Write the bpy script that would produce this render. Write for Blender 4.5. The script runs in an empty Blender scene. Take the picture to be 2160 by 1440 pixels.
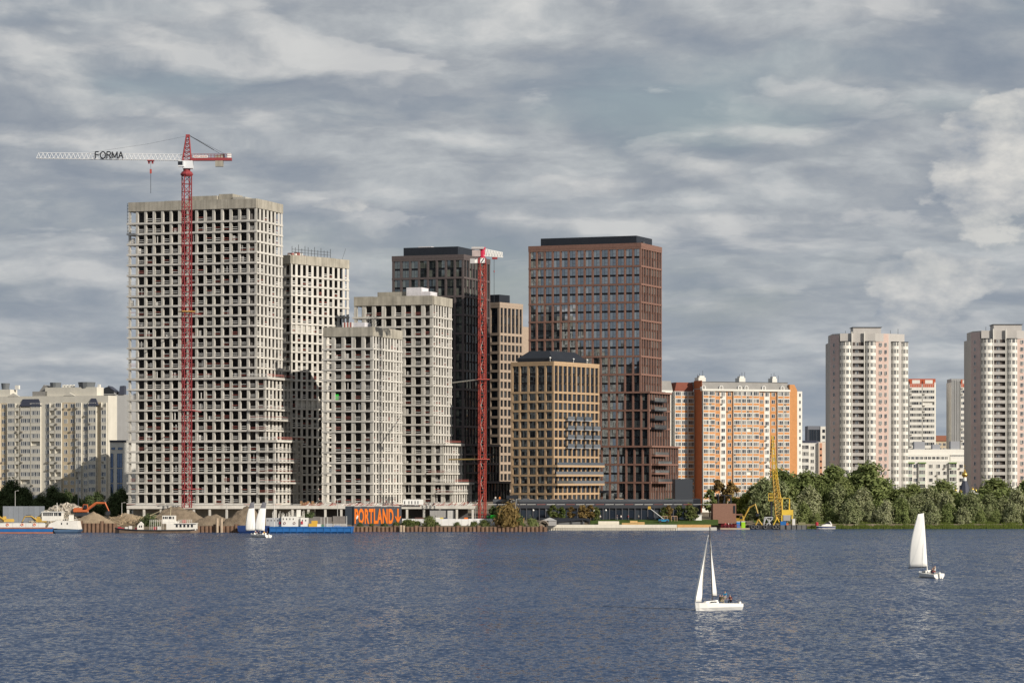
import bpy, math, random
from mathutils import Vector, Matrix, noise as mnoise

random.seed(7)
R = math.radians
scene = bpy.context.scene
COL = scene.collection

# ------------------------------------------------------------------ camera
FPX = 6300.0            # focal length in pixels of the 2160 px wide photograph
CAMH = 16.0
HOR = 1008.0            # horizon row
cam_d = bpy.data.cameras.new('camera')
cam_d.sensor_width = 36.0
cam_d.lens = FPX / 2160 * 36.0
cam_d.shift_y = (HOR - 720.0) / 2160.0
cam_d.clip_start = 1.0
cam_d.clip_end = 20000.0
cam = bpy.data.objects.new('camera', cam_d)
COL.objects.link(cam)
cam.location = (0, 0, CAMH)
cam.rotation_euler = (R(90), 0, 0)
scene.camera = cam

# ------------------------------------------------------------------ sun
SUN_AZ = R(48)          # to the right of "behind the camera"
SUN_EL = R(25)
to_sun = Vector((math.sin(SUN_AZ) * math.cos(SUN_EL), -math.cos(SUN_AZ) * math.cos(SUN_EL), math.sin(SUN_EL)))
sun_d = bpy.data.lights.new('sun', 'SUN')
sun_d.energy = 5.0
sun_d.angle = R(0.55)
sun_d.color = (1.0, 0.92, 0.80)
sun = bpy.data.objects.new('sun', sun_d)
COL.objects.link(sun)
sun.rotation_euler = to_sun.to_track_quat('Z', 'Y').to_euler()
sun.location = (300, -300, 400)

# ------------------------------------------------------------------ world: Nishita sky seen through broken cloud layers
world = bpy.data.worlds.new('World')
scene.world = world
world.use_nodes = True
wt = world.node_tree
wt.nodes.clear()
def wn(t, **kw):
    n = wt.nodes.new(t)
    for k, v in kw.items():
        setattr(n, k, v)
    return n
def wmath(op, a, b=None, c=None, clamp=False):
    n = wn('ShaderNodeMath', operation=op, use_clamp=clamp)
    for i, v in enumerate((a, b, c)):
        if v is None:
            continue
        if isinstance(v, (int, float)):
            n.inputs[i].default_value = v
        else:
            wt.links.new(v, n.inputs[i])
    return n.outputs[0]
def wramp(fac, stops, interp='EASE'):
    n = wn('ShaderNodeValToRGB')
    cr = n.color_ramp
    cr.interpolation = interp
    while len(cr.elements) < len(stops):
        cr.elements.new(0.5)
    for e, (p, c) in zip(cr.elements, stops):
        e.position = p
        e.color = (c[0], c[1], c[2], 1) if not isinstance(c, (int, float)) else (c, c, c, 1)
    wt.links.new(fac, n.inputs[0])
    return n.outputs[0]
def wnoise(vec, scale, detail, rough, dist=0.0, lac=2.0):
    n = wn('ShaderNodeTexNoise')
    n.inputs['Scale'].default_value = scale
    n.inputs['Detail'].default_value = detail
    n.inputs['Roughness'].default_value = rough
    n.inputs['Lacunarity'].default_value = lac
    n.inputs['Distortion'].default_value = dist
    wt.links.new(vec, n.inputs['Vector'])
    return n.outputs['Fac']
def wcomb(x, y, z):
    n = wn('ShaderNodeCombineXYZ')
    for i, v in enumerate((x, y, z)):
        if isinstance(v, (int, float)):
            n.inputs[i].default_value = v
        else:
            wt.links.new(v, n.inputs[i])
    return n.outputs[0]
def wmix(fac, a, b, blend='MIX'):
    n = wn('ShaderNodeMix', data_type='RGBA', blend_type=blend, clamp_factor=True)
    if isinstance(fac, (int, float)):
        n.inputs[0].default_value = fac
    else:
        wt.links.new(fac, n.inputs[0])
    for i, v in ((6, a), (7, b)):
        if isinstance(v, tuple):
            n.inputs[i].default_value = (v[0], v[1], v[2], 1)
        else:
            wt.links.new(v, n.inputs[i])
    return n.outputs[2]

sky = wn('ShaderNodeTexSky', sky_type='NISHITA')
sky.sun_disc = False
sky.sun_elevation = SUN_EL
sky.sun_rotation = math.pi - SUN_AZ
sky.air_density = 1.2
sky.dust_density = 1.5
tc = wn('ShaderNodeTexCoord')
sep = wn('ShaderNodeSeparateXYZ')
wt.links.new(tc.outputs['Generated'], sep.inputs[0])
az = wmath('ARCTAN2', sep.outputs[0], sep.outputs[1])
el = wmath('MAXIMUM', sep.outputs[2], 0.0)
lv = wmath('LOGARITHM', wmath('ADD', el, 0.10), math.e)
# three layers: broad masses, lumpy rolls, small billows (wider than tall, tighter towards the horizon)
wob = wnoise(wcomb(wmath('MULTIPLY', az, 9.0), wmath('MULTIPLY', lv, 9.0), 5.5), 1.0, 4.0, 0.5)
lw = wmath('ADD', lv, wmath('MULTIPLY', wmath('SUBTRACT', wob, 0.5), 0.10))
p1 = wcomb(wmath('MULTIPLY', az, 9.0), wmath('MULTIPLY', lw, 7.0), 2.2)
p2 = wcomb(wmath('MULTIPLY', az, 17.0), wmath('MULTIPLY', lw, 10.5), 8.1)
p3 = wcomb(wmath('MULTIPLY', az, 34.0), wmath('MULTIPLY', el, 62.0), 1.3)
n1 = wnoise(p1, 1.0, 5.0, 0.45, 0.0)
n2 = wnoise(p2, 1.0, 13.0, 0.57, 0.0)
n3 = wnoise(p3, 1.0, 10.0, 0.55, 0.0)
# light falls on the upper right of each roll: compare density with a sample shifted towards the sun
p2b = wcomb(wmath('ADD', wmath('MULTIPLY', az, 17.0), 0.14), wmath('ADD', wmath('MULTIPLY', lw, 10.5), 0.22), 8.1)
n2b = wnoise(p2b, 1.0, 13.0, 0.57, 0.0)
relief = wmath('SUBTRACT', n2, n2b)
dens = wmath('ADD', wmath('ADD', wmath('MULTIPLY', n1, 0.45), wmath('MULTIPLY', n2, 0.55)), wmath('MULTIPLY', relief, 0.38))
cloud = wramp(dens, [(0.33, (2.35, 2.75, 3.35)), (0.43, (2.85, 3.2, 3.7)), (0.51, (3.55, 3.82, 4.15)),
                     (0.59, (4.5, 4.75, 4.95)), (0.72, (6.5, 6.5, 6.4))], 'LINEAR')
# separate lumpy cloud bodies with firmer edges, lit from the upper right, dark below
pq = wcomb(wmath('MULTIPLY', az, 15.0), wmath('ADD', wmath('MULTIPLY', lw, 8.5), 4.0), 12.4)
pqb = wcomb(wmath('ADD', wmath('MULTIPLY', az, 15.0), 0.10), wmath('ADD', wmath('MULTIPLY', lw, 8.5), 4.24), 12.4)
nq = wnoise(pq, 1.0, 14.0, 0.53, 0.0)
nqb = wnoise(pqb, 1.0, 14.0, 0.53, 0.0)
qm = wramp(nq, [(0.475, 0.0), (0.53, 0.55), (0.61, 0.85)], 'EASE')
qs = wmath('ADD', wmath('MULTIPLY', wmath('SUBTRACT', nq, nqb), 2.3), 0.5)
qc = wramp(qs, [(0.30, (2.4, 2.78, 3.35)), (0.47, (3.3, 3.6, 4.0)), (0.62, (4.75, 4.9, 5.05)), (0.80, (6.6, 6.55, 6.4))], 'LINEAR')
cloud = wmix(wmath('MULTIPLY', qm, 0.8), cloud, qc)
# heaped cumulus in the right half of the view
def wblob(a0, e0, ka, ke):
    da = wmath('MULTIPLY', wmath('SUBTRACT', az, a0), ka); de = wmath('MULTIPLY', wmath('SUBTRACT', el, e0), ke)
    return wmath('EXPONENT', wmath('MULTIPLY', wmath('ADD', wmath('MULTIPLY', da, da), wmath('MULTIPLY', de, de)), -1.0))
heap_ = wmath('MAXIMUM', wmath('MAXIMUM', wblob(0.170, 0.100, 24.0, 36.0), wmath('MULTIPLY', wblob(0.140, 0.066, 34.0, 90.0), 0.85)),
              wmath('MAXIMUM', wmath('MULTIPLY', wblob(0.131, 0.052, 52.0, 110.0), 0.8), wmath('MULTIPLY', wblob(-0.060, 0.0915, 50.0, 240.0), 0.62)))
hm = wmath('ADD', wmath('MULTIPLY', heap_, 0.55), wmath('MULTIPLY', n3, 0.75))
hfac = wramp(hm, [(0.655, 0.0), (0.70, 0.8), (0.80, 1.0)], 'LINEAR')
n3b = wnoise(wcomb(wmath('ADD', wmath('MULTIPLY', az, 34.0), 0.22), wmath('ADD', wmath('MULTIPLY', el, 62.0), 0.32), 1.3), 1.0, 10.0, 0.55, 0.0)
hsh = wmath('ADD', wmath('MULTIPLY', wmath('SUBTRACT', n3, n3b), 1.5), wmath('ADD', 0.38, wmath('MULTIPLY', heap_, 0.22)))
hcol = wramp(hsh, [(0.25, (2.8, 3.2, 3.8)), (0.45, (4.5, 4.65, 4.8)), (0.72, (6.9, 6.75, 6.4))], 'LINEAR')
cl2 = wmix(wmath('MULTIPLY', hfac, 0.92), cloud, hcol)
gap = wramp(n1, [(0.25, 0.35), (0.40, 0.06), (0.50, 0.0)], 'LINEAR')
skyc = wmix(gap, cl2, sky.outputs[0])
# grey-blue veil of distant cloud towards the horizon
veil = wramp(el, [(0.0, 0.5), (0.04, 0.18), (0.12, 0.0)], 'EASE')
skyc = wmix(veil, skyc, (3.2, 3.75, 4.4))
bg = wn('ShaderNodeBackground')
bg.inputs['Strength'].default_value = 0.103
wt.links.new(skyc, bg.inputs['Color'])
wo = wn('ShaderNodeOutputWorld')
wt.links.new(bg.outputs[0], wo.inputs['Surface'])

scene.view_settings.view_transform = 'Standard'
scene.view_settings.look = 'None'
scene.view_settings.exposure = 0.0
scene.view_settings.gamma = 1.0
scene.view_settings.use_curve_mapping = False
scene.cycles.max_bounces = 6
scene.cycles.diffuse_bounces = 3
scene.cycles.glossy_bounces = 3
scene.cycles.transparent_max_bounces = 6

# ------------------------------------------------------------------ materials
MATS = {}
def mat(name, col, rough=0.8, var=0.0, nscale=0.5, spec=0.3, metal=0.0, isl=0.0, bump=0.0, streak=0.0, objrnd=0.0, col2=None):
    if name in MATS:
        return MATS[name]
    m = bpy.data.materials.new(name)
    m.use_nodes = True
    t = m.node_tree
    b = t.nodes['Principled BSDF']
    b.inputs['Roughness'].default_value = rough
    b.inputs['Specular IOR Level'].default_value = spec
    b.inputs['Metallic'].default_value = metal
    b.inputs['Base Color'].default_value = (*col, 1)
    last = None
    def rgbmix(fac, a, bb, blend='MIX'):
        n = t.nodes.new('ShaderNodeMix'); n.data_type = 'RGBA'; n.blend_type = blend
        if isinstance(fac, (int, float)): n.inputs[0].default_value = fac
        else: t.links.new(fac, n.inputs[0])
        for i, v in ((6, a), (7, bb)):
            if isinstance(v, tuple): n.inputs[i].default_value = (*v[:3], 1)
            else: t.links.new(v, n.inputs[i])
        return n.outputs[2]
    cur = tuple(col)
    geo = None
    if var or streak or bump:
        geo = t.nodes.new('ShaderNodeNewGeometry')
    if var:
        nz = t.nodes.new('ShaderNodeTexNoise')
        nz.inputs['Scale'].default_value = nscale
        nz.inputs['Detail'].default_value = 6
        nz.inputs['Roughness'].default_value = 0.6
        t.links.new(geo.outputs['Position'], nz.inputs['Vector'])
        rp = t.nodes.new('ShaderNodeMapRange')
        rp.inputs['From Min'].default_value = 0.3; rp.inputs['From Max'].default_value = 0.7
        t.links.new(nz.outputs['Fac'], rp.inputs['Value'])
        dark = tuple(c * (1 - var) for c in col)
        lite = col2 if col2 else tuple(min(0.95, c * (1 + var * 0.7)) for c in col)
        cur = rgbmix(rp.outputs[0], dark, tuple(lite))
    if streak:
        mp = t.nodes.new('ShaderNodeMapping')
        mp.inputs['Scale'].default_value = (1.1, 1.1, 0.06)
        t.links.new(geo.outputs['Position'], mp.inputs['Vector'])
        nz = t.nodes.new('ShaderNodeTexNoise')
        nz.inputs['Scale'].default_value = 1.0; nz.inputs['Detail'].default_value = 5
        t.links.new(mp.outputs[0], nz.inputs['Vector'])
        rp = t.nodes.new('ShaderNodeMapRange')
        rp.inputs['From Min'].default_value = 0.35; rp.inputs['From Max'].default_value = 0.7
        rp.inputs['To Min'].default_value = 0.0; rp.inputs['To Max'].default_value = streak
        t.links.new(nz.outputs['Fac'], rp.inputs['Value'])
        cur = rgbmix(rp.outputs[0], cur, tuple(c * 0.45 for c in col))
    rnd = None
    if isl:
        g2 = t.nodes.new('ShaderNodeNewGeometry'); rnd = (g2.outputs['Random Per Island'], isl)
    if objrnd:
        g2 = t.nodes.new('ShaderNodeObjectInfo'); rnd = (g2.outputs['Random'], objrnd)
    if rnd:
        rp = t.nodes.new('ShaderNodeMapRange')
        rp.inputs['To Min'].default_value = 1 - rnd[1]; rp.inputs['To Max'].default_value = 1 + rnd[1] * 0.8
        t.links.new(rnd[0], rp.inputs['Value'])
        cx = t.nodes.new('ShaderNodeCombineColor')
        for i in range(3): t.links.new(rp.outputs[0], cx.inputs[i])
        cur = rgbmix(1.0, cur, cx.outputs[0], 'MULTIPLY')
    if not isinstance(cur, tuple):
        t.links.new(cur, b.inputs['Base Color'])
    if bump:
        nz = t.nodes.new('ShaderNodeTexNoise')
        nz.inputs['Scale'].default_value = nscale * 4; nz.inputs['Detail'].default_value = 5
        t.links.new(geo.outputs['Position'], nz.inputs['Vector'])
        bp = t.nodes.new('ShaderNodeBump')
        bp.inputs['Strength'].default_value = 0.6; bp.inputs['Distance'].default_value = bump
        t.links.new(nz.outputs['Fac'], bp.inputs['Height'])
        t.links.new(bp.outputs[0], b.inputs['Normal'])
    MATS[name] = m
    return m

def glass(name, tint, refl, dark=(0.02, 0.025, 0.03), lite=(0.16, 0.17, 0.16), curtain=0.3, rough=0.04):
    """coated window glass: dark or curtained room behind a reflecting pane, varied per window"""
    if name in MATS:
        return MATS[name]
    m = bpy.data.materials.new(name); m.use_nodes = True
    t = m.node_tree; t.nodes.clear()
    g = t.nodes.new('ShaderNodeNewGeometry')
    oi = t.nodes.new('ShaderNodeObjectInfo')
    ad = t.nodes.new('ShaderNodeMath'); ad.operation = 'ADD'
    t.links.new(g.outputs['Random Per Island'], ad.inputs[0]); t.links.new(oi.outputs['Random'], ad.inputs[1])
    fr = t.nodes.new('ShaderNodeMath'); fr.operation = 'FRACT'; t.links.new(ad.outputs[0], fr.inputs[0])
    rp = t.nodes.new('ShaderNodeValToRGB')
    rp.color_ramp.elements[0].position = max(0.02, 1 - curtain - 0.25); rp.color_ramp.elements[0].color = (*dark, 1)
    rp.color_ramp.elements[1].position = 1.0; rp.color_ramp.elements[1].color = (*lite, 1)
    t.links.new(fr.outputs[0], rp.inputs[0])
    df = t.nodes.new('ShaderNodeBsdfDiffuse'); t.links.new(rp.outputs[0], df.inputs['Color'])
    gl = t.nodes.new('ShaderNodeBsdfGlossy'); gl.inputs['Color'].default_value = (*tint, 1); gl.inputs['Roughness'].default_value = rough
    # each pane sits a little differently in its frame
    wn_ = t.nodes.new('ShaderNodeTexWhiteNoise'); wn_.noise_dimensions = '1D'; t.links.new(fr.outputs[0], wn_.inputs['W'])
    sb = t.nodes.new('ShaderNodeVectorMath'); sb.operation = 'SUBTRACT'; sb.inputs[1].default_value = (0.5, 0.5, 0.5)
    t.links.new(wn_.outputs['Color'], sb.inputs[0])
    sc = t.nodes.new('ShaderNodeVectorMath'); sc.operation = 'SCALE'; sc.inputs['Scale'].default_value = 0.05
    t.links.new(sb.outputs[0], sc.inputs[0])
    an = t.nodes.new('ShaderNodeVectorMath'); an.operation = 'ADD'; t.links.new(g.outputs['Normal'], an.inputs[0]); t.links.new(sc.outputs[0], an.inputs[1])
    nn = t.nodes.new('ShaderNodeVectorMath'); nn.operation = 'NORMALIZE'; t.links.new(an.outputs[0], nn.inputs[0])
    t.links.new(nn.outputs[0], gl.inputs['Normal'])
    lw = t.nodes.new('ShaderNodeFresnel'); lw.inputs['IOR'].default_value = 1.5
    mr = t.nodes.new('ShaderNodeMath'); mr.operation = 'ADD'; mr.use_clamp = True; mr.inputs[1].default_value = refl
    t.links.new(lw.outputs[0], mr.inputs[0])
    mx = t.nodes.new('ShaderNodeMixShader'); t.links.new(mr.outputs[0], mx.inputs[0])
    t.links.new(df.outputs[0], mx.inputs[1]); t.links.new(gl.outputs[0], mx.inputs[2])
    o = t.nodes.new('ShaderNodeOutputMaterial'); t.links.new(mx.outputs[0], o.inputs['Surface'])
    MATS[name] = m
    return m

def leafmat(name, c0, c1, c2, trans=0.25):
    if name in MATS:
        return MATS[name]
    m = bpy.data.materials.new(name); m.use_nodes = True
    t = m.node_tree; t.nodes.clear()
    g = t.nodes.new('ShaderNodeNewGeometry')
    oi = t.nodes.new('ShaderNodeObjectInfo')
    rp = t.nodes.new('ShaderNodeValToRGB')
    rp.color_ramp.elements.new(0.5)
    for e, (p, c) in zip(rp.color_ramp.elements, ((0, c0), (0.5, c1), (1, c2))):
        e.position = p; e.color = (*c, 1)
    ma = t.nodes.new('ShaderNodeMath'); ma.operation = 'MULTIPLY_ADD'
    t.links.new(g.outputs['Random Per Island'], ma.inputs[0]); ma.inputs[1].default_value = 0.6
    mb = t.nodes.new('ShaderNodeMath'); mb.operation = 'MULTIPLY'; mb.inputs[1].default_value = 0.4
    t.links.new(oi.outputs['Random'], mb.inputs[0]); t.links.new(mb.outputs[0], ma.inputs[2])
    t.links.new(ma.outputs[0], rp.inputs[0])
    d = t.nodes.new('ShaderNodeBsdfDiffuse'); tr = t.nodes.new('ShaderNodeBsdfTranslucent')
    t.links.new(rp.outputs[0], d.inputs[0]); t.links.new(rp.outputs[0], tr.inputs[0])
    mx = t.nodes.new('ShaderNodeMixShader'); mx.inputs[0].default_value = trans
    t.links.new(d.outputs[0], mx.inputs[1]); t.links.new(tr.outputs[0], mx.inputs[2])
    o = t.nodes.new('ShaderNodeOutputMaterial'); t.links.new(mx.outputs[0], o.inputs[0])
    MATS[name] = m
    return m

# ------------------------------------------------------------------ mesh helpers
class MB:
    def __init__(s): s.v = []; s.f = []; s.m = []
    def add(s, vs, fs, mi=0):
        o = len(s.v); s.v.extend(vs)
        for f in fs: s.f.append(tuple(i + o for i in f)); s.m.append(mi)
    def box(s, x0, x1, y0, y1, z0, z1, mi=0):
        s.add([(x0,y0,z0),(x1,y0,z0),(x1,y1,z0),(x0,y1,z0),(x0,y0,z1),(x1,y0,z1),(x1,y1,z1),(x0,y1,z1)],
              [(0,3,2,1),(4,5,6,7),(0,1,5,4),(1,2,6,5),(2,3,7,6),(3,0,4,7)], mi)
        return s
    def quad(s, a, b, c, d, mi=0): s.add([a,b,c,d], [(0,1,2,3)], mi); return s
    def bar(s, p, q, r, mi=0, n=4, r2=None):
        p = Vector(p); q = Vector(q); d = (q - p)
        if d.length < 1e-6: return s
        d.normalize()
        a = d.orthogonal().normalized(); b = d.cross(a)
        r2 = r if r2 is None else r2
        vs = []
        for (c, rr) in ((p, r), (q, r2)):
            for k in range(n):
                t = 2 * math.pi * (k + 0.5) / n
                vs.append(tuple(c + a * (math.cos(t) * rr) + b * (math.sin(t) * rr)))
        fs = [(k, (k + 1) % n, n + (k + 1) % n, n + k) for k in range(n)]
        fs += [tuple(range(n - 1, -1, -1)), tuple(range(n, 2 * n))]
        s.add(vs, fs, mi); return s
    def prism(s, poly, z0, z1, mi=0):
        n = len(poly)
        vs = [(x, y, z0) for x, y in poly] + [(x, y, z1) for x, y in poly]
        fs = [(k, (k + 1) % n, n + (k + 1) % n, n + k) for k in range(n)] + [tuple(range(n - 1, -1, -1)), tuple(range(n, 2 * n))]
        s.add(vs, fs, mi); return s
    def prismy(s, poly, y0, y1, mi=0):       # outline in x,z extruded along y
        n = len(poly)
        vs = [(x, y0, z) for x, z in poly] + [(x, y1, z) for x, z in poly]
        fs = [(k, n + k, n + (k + 1) % n, (k + 1) % n) for k in range(n)] + [tuple(range(n)), tuple(range(2 * n - 1, n - 1, -1))]
        s.add(vs, fs, mi); return s
    def loft(s, rings, mi=0, cap=True):
        n = len(rings[0]); vs = [tuple(p) for r in rings for p in r]; fs = []
        for i in range(len(rings) - 1):
            for k in range(n):
                fs.append((i*n+k, i*n+(k+1) % n, (i+1)*n+(k+1) % n, (i+1)*n+k))
        if cap:
            fs.append(tuple(range(n - 1, -1, -1))); fs.append(tuple(range((len(rings)-1)*n, len(rings)*n)))
        s.add(vs, fs, mi); return s
    def lathe(s, c, prof, n=12, mi=0):
        rings = [[(c[0] + r * math.cos(2*math.pi*k/n), c[1] + r * math.sin(2*math.pi*k/n), c[2] + z) for k in range(n)] for r, z in prof]
        return s.loft(rings, mi)
    def mesh(s, name):
        me = bpy.data.meshes.new(name); me.from_pydata(s.v, [], s.f)
        if any(s.m): me.polygons.foreach_set('material_index', s.m)
        me.update(); return me
    def build(s, name, mats, parent=None, loc=(0,0,0), rz=0.0, smooth=False, kind=None, label=None):
        me = s.mesh(name)
        for m in (mats if isinstance(mats, (list, tuple)) else [mats]): me.materials.append(m)
        if smooth: me.polygons.foreach_set('use_smooth', [True] * len(me.polygons))
        return obj(name, me, parent, loc, rz, kind, label)

def obj(name, me, parent=None, loc=(0,0,0), rz=0.0, kind=None, label=None):
    o = bpy.data.objects.new(name, me); COL.objects.link(o)
    o.location = loc
    if rz: o.rotation_euler = (0, 0, rz)
    if parent: o.parent = parent
    if kind: o['kind'] = kind
    if label: o['label'] = label
    return o
def thing(name, label, cat, loc=(0,0,0), rz=0.0, group=None):
    o = bpy.data.objects.new(name, None); COL.objects.link(o)
    o.empty_display_size = 0.5
    o.location = loc; o.rotation_euler = (0, 0, rz)
    o['label'] = label; o['category'] = cat
    if group: o['group'] = group
    return o
def tag(o, label, cat, group=None):
    o['label'] = label; o['category'] = cat
    if group: o['group'] = group
    return o
def copy_tree(o, parent=None):
    c = o.copy(); COL.objects.link(c); c.parent = parent
    for ch in list(o.children): copy_tree(ch, c)
    return c
def W(x, y, D): return Vector(((x - 1080) * D / FPX, D, CAMH + (HOR - y) * D / FPX))
def WX(x, D): return (x - 1080) * D / FPX
def WZ(y, D): return CAMH + (HOR - y) * D / FPX
def frame(xL, xB, xR, D, r):
    """building corner frame: left-front corner location, front width s, side depth L"""
    ux, uy = math.cos(r), math.sin(r); wx, wy = -uy, ux
    kL, kR = (xL - 1080) / FPX, (xR - 1080) / FPX
    Bx, By = WX(xB, D), D
    s = (Bx - kL * By) / (ux - kL * uy)
    L = (kR * By - Bx) / (wx - kR * wy)
    return (Bx - s * ux, By - s * uy), s, L
def side_len(org, s, xR, r):
    ux, uy = math.cos(r), math.sin(r); wx, wy = -uy, ux
    kR = (xR - 1080) / FPX
    Bx, By = org[0] + s * ux, org[1] + s * uy
    return (kR * By - Bx) / (wx - kR * wy)
def front_len(org, xB, r):
    k = (xB - 1080) / FPX; ux, uy = math.cos(r), math.sin(r)
    return (k * org[1] - org[0]) / (ux - k * uy)
# ------------------------------------------------------------------ palette
concA = mat('concrete_light', (0.56, 0.535, 0.49), 0.9, 0.16, 0.35, 0.15, objrnd=0.08, streak=0.25)
concB = mat('concrete_grey', (0.46, 0.44, 0.395), 0.9, 0.2, 0.4, 0.15, objrnd=0.10, streak=0.35)
concP = mat('concrete_parapet', (0.40, 0.37, 0.31), 0.9, 0.25, 0.25, 0.15, streak=0.6)
concShade = mat('concrete_room_shade', (0.10, 0.095, 0.095), 0.95, 0.2, 0.3, 0.1)  # same concrete as outside, darkened in colour to stand in for interior shade
railW = mat('rail_white', (0.72, 0.70, 0.66), 0.6, isl=0.2)
railR = mat('rail_red', (0.36, 0.12, 0.10), 0.6, isl=0.25)
steel_dk = mat('steel_dark', (0.035, 0.038, 0.045), 0.5)
black_clad = mat('black_cladding', (0.016, 0.019, 0.026), 0.45, 0.15, 0.3, 0.4)
white_paint = mat('white_paint', (0.78, 0.77, 0.74), 0.5, 0.06, 0.6)
tarp_white = mat('white_tarpaulin', (0.62, 0.60, 0.62), 0.7, 0.15, 0.8)

# ------------------------------------------------------------------ the setting: water, ground
def water_mat():
    m = bpy.data.materials.new('water'); m.use_nodes = True
    t = m.node_tree; b = t.nodes['Principled BSDF']
    b.inputs['Base Color'].default_value = (0.026, 0.049, 0.104, 1)
    b.inputs['Roughness'].default_value = 0.14
    b.inputs['IOR'].default_value = 1.333
    g = t.nodes.new('ShaderNodeNewGeometry')
    def nz(scale, detail, rough, sx, sy, seed):
        mp = t.nodes.new('ShaderNodeMapping'); mp.inputs['Scale'].default_value = (sx, sy, 1); mp.inputs['Location'].default_value = (seed, seed * 2, 0)
        mp.inputs['Rotation'].default_value = (0, 0, R(12))
        t.links.new(g.outputs['Position'], mp.inputs['Vector'])
        n = t.nodes.new('ShaderNodeTexNoise'); n.inputs['Scale'].default_value = scale; n.inputs['Detail'].default_value = detail
        n.inputs['Roughness'].default_value = rough; n.inputs['Distortion'].default_value = 0.4
        t.links.new(mp.outputs[0], n.inputs['Vector']); return n.outputs['Fac']
    def ma(op, a, bb):
        n = t.nodes.new('ShaderNodeMath'); n.operation = op
        for i, v in enumerate((a, bb)):
            if isinstance(v, (int, float)): n.inputs[i].default_value = v
            else: t.links.new(v, n.inputs[i])
        return n.outputs[0]
    def slope(scale, detail, rough, sx, sy, seed, k):
        mp = t.nodes.new('ShaderNodeMapping'); mp.inputs['Scale'].default_value = (sx, sy, 1); mp.inputs['Location'].default_value = (seed, seed * 2, 0)
        mp.inputs['Rotation'].default_value = (0, 0, R(10))
        t.links.new(g.outputs['Position'], mp.inputs['Vector'])
        n = t.nodes.new('ShaderNodeTexNoise'); n.inputs['Scale'].default_value = scale; n.inputs['Detail'].default_value = detail
        n.inputs['Roughness'].default_value = rough; n.inputs['Distortion'].default_value = 0.3
        t.links.new(mp.outputs[0], n.inputs['Vector'])
        v = t.nodes.new('ShaderNodeVectorMath'); v.operation = 'SUBTRACT'; v.inputs[1].default_value = (0.5, 0.5, 0.5)
        t.links.new(n.outputs['Color'], v.inputs[0])
        w = t.nodes.new('ShaderNodeVectorMath'); w.operation = 'SCALE'; w.inputs['Scale'].default_value = k
        t.links.new(v.outputs[0], w.inputs[0]); return w.outputs[0]
    def vadd(a_, b_):
        v = t.nodes.new('ShaderNodeVectorMath'); v.operation = 'ADD'
        for i, q in enumerate((a_, b_)):
            if isinstance(q, tuple): v.inputs[i].default_value = q
            else: t.links.new(q, v.inputs[i])
        return v.outputs[0]
    # wind chop: slopes of long, middle and short wavelets
    sl = vadd(vadd(slope(0.22, 3, 0.6, 1.5, 0.45, 3.0, 0.6), slope(0.95, 4, 0.66, 1.8, 0.7, 11.0, 2.1)), slope(2.4, 3, 0.6, 1.6, 0.7, 29.0, 1.0))
    gust = nz(0.010, 5, 0.65, 0.45, 1.0, 71.0)
    gs = t.nodes.new('ShaderNodeMapRange'); gs.inputs['From Min'].default_value = 0.35; gs.inputs['From Max'].default_value = 0.65
    gs.inputs['To Min'].default_value = 0.85; gs.inputs['To Max'].default_value = 1.45; t.links.new(gust, gs.inputs['Value'])
    sg = t.nodes.new('ShaderNodeVectorMath'); sg.operation = 'SCALE'; t.links.new(sl, sg.inputs[0]); t.links.new(gs.outputs[0], sg.inputs['Scale'])
    fl = t.nodes.new('ShaderNodeVectorMath'); fl.operation = 'MULTIPLY'; fl.inputs[1].default_value = (0.8, 1.0, 0.0); t.links.new(sg.outputs[0], fl.inputs[0])
    nr = t.nodes.new('ShaderNodeVectorMath'); nr.operation = 'NORMALIZE'
    t.links.new(vadd(fl.outputs[0], (0.0, -0.22, 1.0)), nr.inputs[0])
    t.links.new(nr.outputs[0], b.inputs['Normal'])
    return m
b = MB(); b.quad((-2500, -600, 0), (2500, -600, 0), (2500, 1100, 0), (-2500, 1100, 0))
o = b.build('water', water_mat()); o['kind'] = 'structure'

soil = mat('soil', (0.20, 0.165, 0.12), 0.95, 0.35, 0.25, 0.1, bump=0.15)
grass_m = mat('grass', (0.06, 0.095, 0.022), 0.95, 0.35, 0.8, 0.1, bump=0.1)
# shoreline: (photo column, depth of the water's edge)
SHORE = [(-900, 884), (740, 884), (742, 893), (1140, 893), (1150, 915), (1440, 918), (1500, 940), (1700, 943), (2400, 945), (3200, 950)]
def ground_z(D, Ds):
    t = max(0.0, min(1.0, (D - Ds) / 40.0)); return 1.5 + 1.4 * t
b = MB()
rows = [0.3, 6, 15, 30, 45, 80, 200, 800, 9000]
pts = []
for x, Ds in SHORE:
    pts.append([(WX(x, Ds), Ds + 0.3, -1.5)] + [(WX(x, Ds) * (1 + (d / Ds) * (0.6 if d > 900 else 1)), Ds + d, ground_z(Ds + d, Ds)) for d in rows])
n = len(pts[0])
vs = [p for c in pts for p in c]
fs = []
for i in range(len(pts) - 1):
    for k in range(n - 1): fs.append((i*n+k, (i+1)*n+k, (i+1)*n+k+1, i*n+k+1))
b.add(vs, fs)
o = b.build('ground', soil); o['kind'] = 'structure'

q = MB(); r0 = []; r1 = []; r2_ = []
for i in range(41):
    px = 1590 + i * 25; Ds = 942.6 + (0.5 * math.sin(i * 1.7)); r0.append((WX(px, Ds), Ds - 1.2, -0.3)); r1.append((WX(px, Ds), Ds + 1.5, 0.9 + 0.25 * math.sin(i * 2.3))); r2_.append((WX(px, Ds + 14), Ds + 14, 2.5))
n = len(r0); q.add(r0 + r1 + r2_, [(i, i + 1, n + i + 1, n + i) for i in range(n - 1)] + [(n + i, n + i + 1, 2 * n + i + 1, 2 * n + i) for i in range(n - 1)])
o = q.build('grass_bank', grass_m, smooth=True); o['kind'] = 'structure'

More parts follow.
